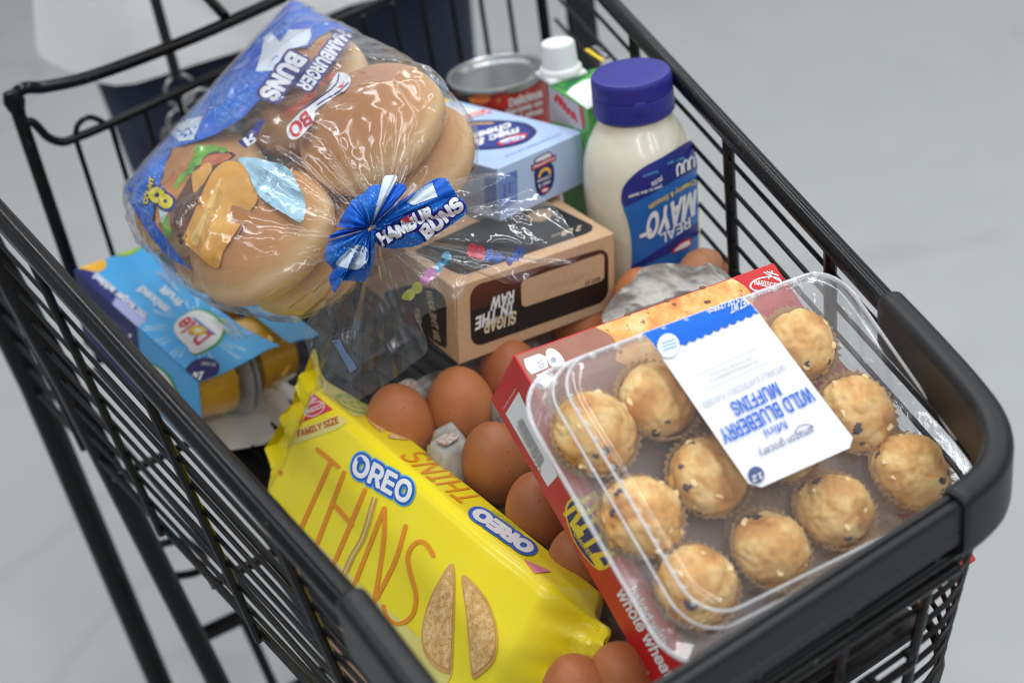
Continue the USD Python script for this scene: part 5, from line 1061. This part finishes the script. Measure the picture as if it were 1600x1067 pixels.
pr(tl, 'lettering', S2, text(S2, 'by', *z5((248, 425), (290, 410), (244, 400)), bold=True), BLACK, 2)
pr(tl, 'smoky_print', S2, Polygon(z5((90, 470), (330, 420), (500, 430), (540, 600), (440, 770), (340, 840), (180, 740), (110, 640))), FGREY, .6)
# blue pleats at the tie
def petal(pts, name, mat, seed, bul=.011, fq=1.7, amp=.0016):
    p3 = np.array([(x, y, nd - .010 + d) for (x, y), d in zip(zb4(*[q[:2] for q in pts]), [q[2] if len(q) > 2 else 0 for q in pts])]); rim = spline(p3, 7, False)
    m = sheet(fan(rim, 14, (579, 356), nd - .012, amp, fq, bul, seed, .06)); o = part(bag, name, m, mat, True); return o, Skin(m, 5)
petal([(300, 340), (345, 300), (385, 278), (430, 235), (490, 212), (520, 240)], 'pleat', FDOT, 1)
petal([(520, 240), (530, 165), (580, 150), (625, 160), (600, 225)], 'pleat', FWHITE, 2)
petal([(590, 225), (640, 205), (690, 235), (660, 290), (600, 360)], 'pleat', FBLUE, 3)
o4, S4 = petal([(640, 330), (760, 260), (868, 185), (960, 172), (1010, 240), (1050, 300), (1090, 330), (1100, 420), (900, 560), (760, 640), (560, 660), (470, 620)], 'printed_tail', FDOT, 4, .006, 5, .0015)
pr(o4, 'white_print', S4, Polygon(zb4((690, 340), (780, 250), (868, 200), (905, 300), (740, 360))), FWHITE, 1); pr(o4, 'blue_print', S4, Polygon(zb4((868, 188), (958, 178), (1030, 300), (930, 310), (900, 280))), FBLUE, 1)
pr(o4, 'clear_gap', S4, Polygon(zb4((480, 560), (640, 500), (760, 500), (700, 560), (500, 640))), FBLUE, .8)
word(o4, S4, 'HAMBUR', (515, 640), (880, 440), (478, 570), zb4, FNAVY, FLET, .24, .06, 2); word(o4, S4, 'BUNS', (822, 598), (1085, 372), (770, 535), zb4, FNAVY, FLET, .24, .06, 3)
pr(o4, 'logo_flag', S4, Polygon(zb4((648, 465), (705, 430), (735, 482), (700, 470))), FRED, 4)
petal([(205, 510), (240, 440), (300, 345), (350, 330)], 'pleat', FBLUE, 5)
petal([(140, 600), (170, 560), (250, 520), (330, 480)], 'pleat', FBLUE, 8, .006)
o6, S6 = petal([(150, 610), (128, 660), (122, 740), (175, 800), (150, 870), (190, 965), (235, 890), (310, 885), (390, 890), (430, 840), (468, 720), (470, 600)], 'pleat', FDOT, 6, .015, 4, .003)
pr(o6, 'white_print', S6, poly(S6, zb4((330, 640), (405, 650), (425, 710), (400, 765), (340, 805), (200, 770), (250, 700)), True), FWHITE, 1); pr(o6, 'blue_print', S6, Polygon(zb4((165, 815), (300, 825), (400, 800), (440, 740), (430, 800), (400, 840), (240, 855), (160, 880))), FBLUE, 2)
part(bag, 'tie', tube([neck - .012 * fwd + .006 * (math.cos(a) * right + .55 * math.sin(a) * up) for a in np.linspace(0, 2 * np.pi, 20)[:-1]], .0014, 8, True), FWHITE, True)

# ------------------------------------------------------------------ the person behind the cart
SKIN = M('skin', (.42, .24, .16), .5, sub=.1); DENIM = M('navy_trousers', (.012, .018, .042), .85, var=(.016, .024, .055), vscale=40, bump=.2, bscale=400); SHIRT = M('white_shirt', (.82, .83, .84), .8, bump=.3, bscale=14, bdist=.01); HAIR = M('dark_hair', (.02, .014, .01), .5); SHOE = M('dark_shoe', (.03, .03, .032), .5)
PY = 1.36; xa, xb = aty(172, 100, PY)[0], aty(706, 40, PY)[0]; pxc = (xa + xb) / 2; hemz = aty(300, 94, PY - .12)[2]; W0 = (xb - xa) / 2
zg = -H; J = lambda x, y, z: np.array([pxc + x, PY + y, zg + z])
def body(bones, ref=.018):
    tot = m3.Manifold()
    for (a, ra), (b, rb_) in bones:
        tot = tot + m3.Manifold.batch_hull([m3.Manifold.sphere(ra, 20).translate(tuple(a)), m3.Manifold.sphere(rb_, 20).translate(tuple(b))])
    tot = tot.refine_to_length(ref); mm = tot.to_mesh(); t = trimesh.Trimesh(np.array(mm.vert_properties[:, :3], float), np.array(mm.tri_verts))
    t.merge_vertices(); trimesh.smoothing.filter_taubin(t, iterations=12); return np.array(t.vertices), np.array(t.faces)
person = thing('person', 'person in navy trousers and loose white top standing behind the cart', 'person', J(0, 0, 0))
hp = W0 - .085
bones = [((J(-.1, 0, 1.02), .11), (J(.1, 0, 1.02), .11))]
for s_ in (-1, 1): bones += [((J(s_ * .1, 0, 1.0), .10), (J(s_ * .105, 0, .52), .06)), ((J(s_ * .105, 0, .52), .06), (J(s_ * .11, .02, .09), .042)), ((J(s_ * .11, .02, .07), .04), (J(s_ * .12, -.14, .035), .032)), ((J(s_ * .19, 0, 1.45), .06), (J(s_ * .26, -.04, 1.18), .045)), ((J(s_ * .26, -.04, 1.18), .043), (J(s_ * .22, -.22, 1.08), .033)), ((J(s_ * .22, -.22, 1.08), .03), (J(s_ * .20, -.29, 1.06), .034))]
for s_ in (-1, 1):
    for k_ in range(4): bones += [((J(s_ * (.175 + .018 * k_), -.30, 1.065), .010), (J(s_ * (.175 + .018 * k_), -.355 + .006 * abs(k_ - 1.5), 1.05), .009)), ((J(s_ * (.175 + .018 * k_), -.355 + .006 * abs(k_ - 1.5), 1.05), .009), (J(s_ * (.175 + .018 * k_), -.345, 1.015), .008))]
    bones += [((J(s_ * .172, -.27, 1.06), .012), (J(s_ * .145, -.31, 1.05), .009))]
bones += [((J(0, 0, 1.02), .13), (J(0, .01, 1.25), .125)), ((J(0, .01, 1.25), .125), (J(-.1, .01, 1.42), .085)), ((J(0, .01, 1.25), .125), (J(.1, .01, 1.42), .085)), ((J(-.19, 0, 1.45), .06), (J(.19, 0, 1.45), .06)), ((J(0, .01, 1.44), .06), (J(0, -.01, 1.56), .052)), ((J(0, -.02, 1.62), .075), (J(0, 0, 1.70), .09)), ((J(0, -.085, 1.63), .018), (J(0, -.115, 1.615), .012)), ((J(0, -.03, 1.57), .05), (J(0, -.07, 1.58), .03))]
part(person, 'body', body(bones), SKIN, True)
for s_ in (-1, 1): part(person, 'eye', xf(lathe([(.0005, -.011), (.009, -.006), (.011, 0), (.009, .006), (.0005, .011)], 14), None, J(s_ * .032, -.092, 1.665)), M('eye_white', (.6, .6, .6), .2), True)
part(person, 'hair', body([((J(0, .03, 1.70), .098), (J(0, .03, 1.72), .1)), ((J(0, .06, 1.66), .08), (J(0, .07, 1.55), .06))]), HAIR, True)
tro = [((J(-hp, 0, 1.0), .115), (J(hp, 0, 1.0), .115)), ((J(-hp * .9, 0, .92), .118), (J(hp * .9, 0, .92), .118))]
for s_ in (-1, 1): tro += [((J(s_ * hp * .92, 0, .92), .115), (J(s_ * hp * .92, 0, .52), .085)), ((J(s_ * hp * .92, 0, .52), .085), (J(s_ * hp * .92, .02, .08), .062))]
part(person, 'trousers', body(tro), DENIM, True)
secs = []
for z, w, dpt in ((hemz - zg, W0 + .055, .16), (hemz - zg + .06, W0 + .04, .155), (1.1, W0 + .0, .15), (1.3, .2, .14), (1.42, .215, .12), (1.50, .16, .09), (1.53, .075, .07)):
    secs.append([J(w * math.cos(a) * (1 + .03 * math.sin(a * 7)), dpt * math.sin(a) * (1 + .05 * math.sin(a * 9)), z + (.012 * math.sin(a * 3) if z < 1 else 0)) for a in np.linspace(0, 2 * np.pi, 48, endpoint=False)])
part(person, 'shirt', loft(secs, caps=False), SHIRT, True)
for s_ in (-1, 1):
    part(person, 'sleeve', body([((J(s_ * .18, 0, 1.45), .072), (J(s_ * .25, -.03, 1.24), .062))]), SHIRT, True)
    part(person, 'shoe', body([((J(s_ * hp * .92, .03, .05), .05), (J(s_ * hp * .95, -.15, .04), .042))]), SHOE, True)
kb = aty(268, 92, PY - .165); keys = thing('key_bunch', 'bunch of keys on rings hanging at the person\'s hip', 'keys', kb - [0, 0, .1])
part(keys, 'strap', tube([kb + [0, .0, .08], kb, kb - [0, 0, .02]], .005, 8), BLACK, True)
for i, (dx, dz, r_) in enumerate(((0, -.03, .014), (.012, -.05, .017), (-.010, -.055, .012))): part(keys, 'ring', tube([kb + np.array([dx + r_ * math.cos(a), -.004 * i, dz + r_ * math.sin(a)]) for a in np.linspace(0, 2 * np.pi, 24)[:-1]], .0016, 6, True), steel, True)
for i in range(6):
    a = -.5 + .2 * i; c = kb + np.array([-.02 + .009 * i, -.006 - .003 * i, -.065]); R = euler(20 * i, 0, 0)
    kshape = Point(0, 0).buffer(.010).union(sbox(-.0035, -.045, .0035, 0)).difference(Point(0, .004).buffer(.003)); m_ = trimesh.creation.extrude_polygon(kshape, .002, engine='earcut')
    v = np.array(m_.vertices); part(keys, 'key', (np.stack([v[:, 0] * math.cos(a) - v[:, 1] * math.sin(a), v[:, 2], v[:, 0] * math.sin(a) + v[:, 1] * math.cos(a)], 1) + c, np.array(m_.faces)), steel)
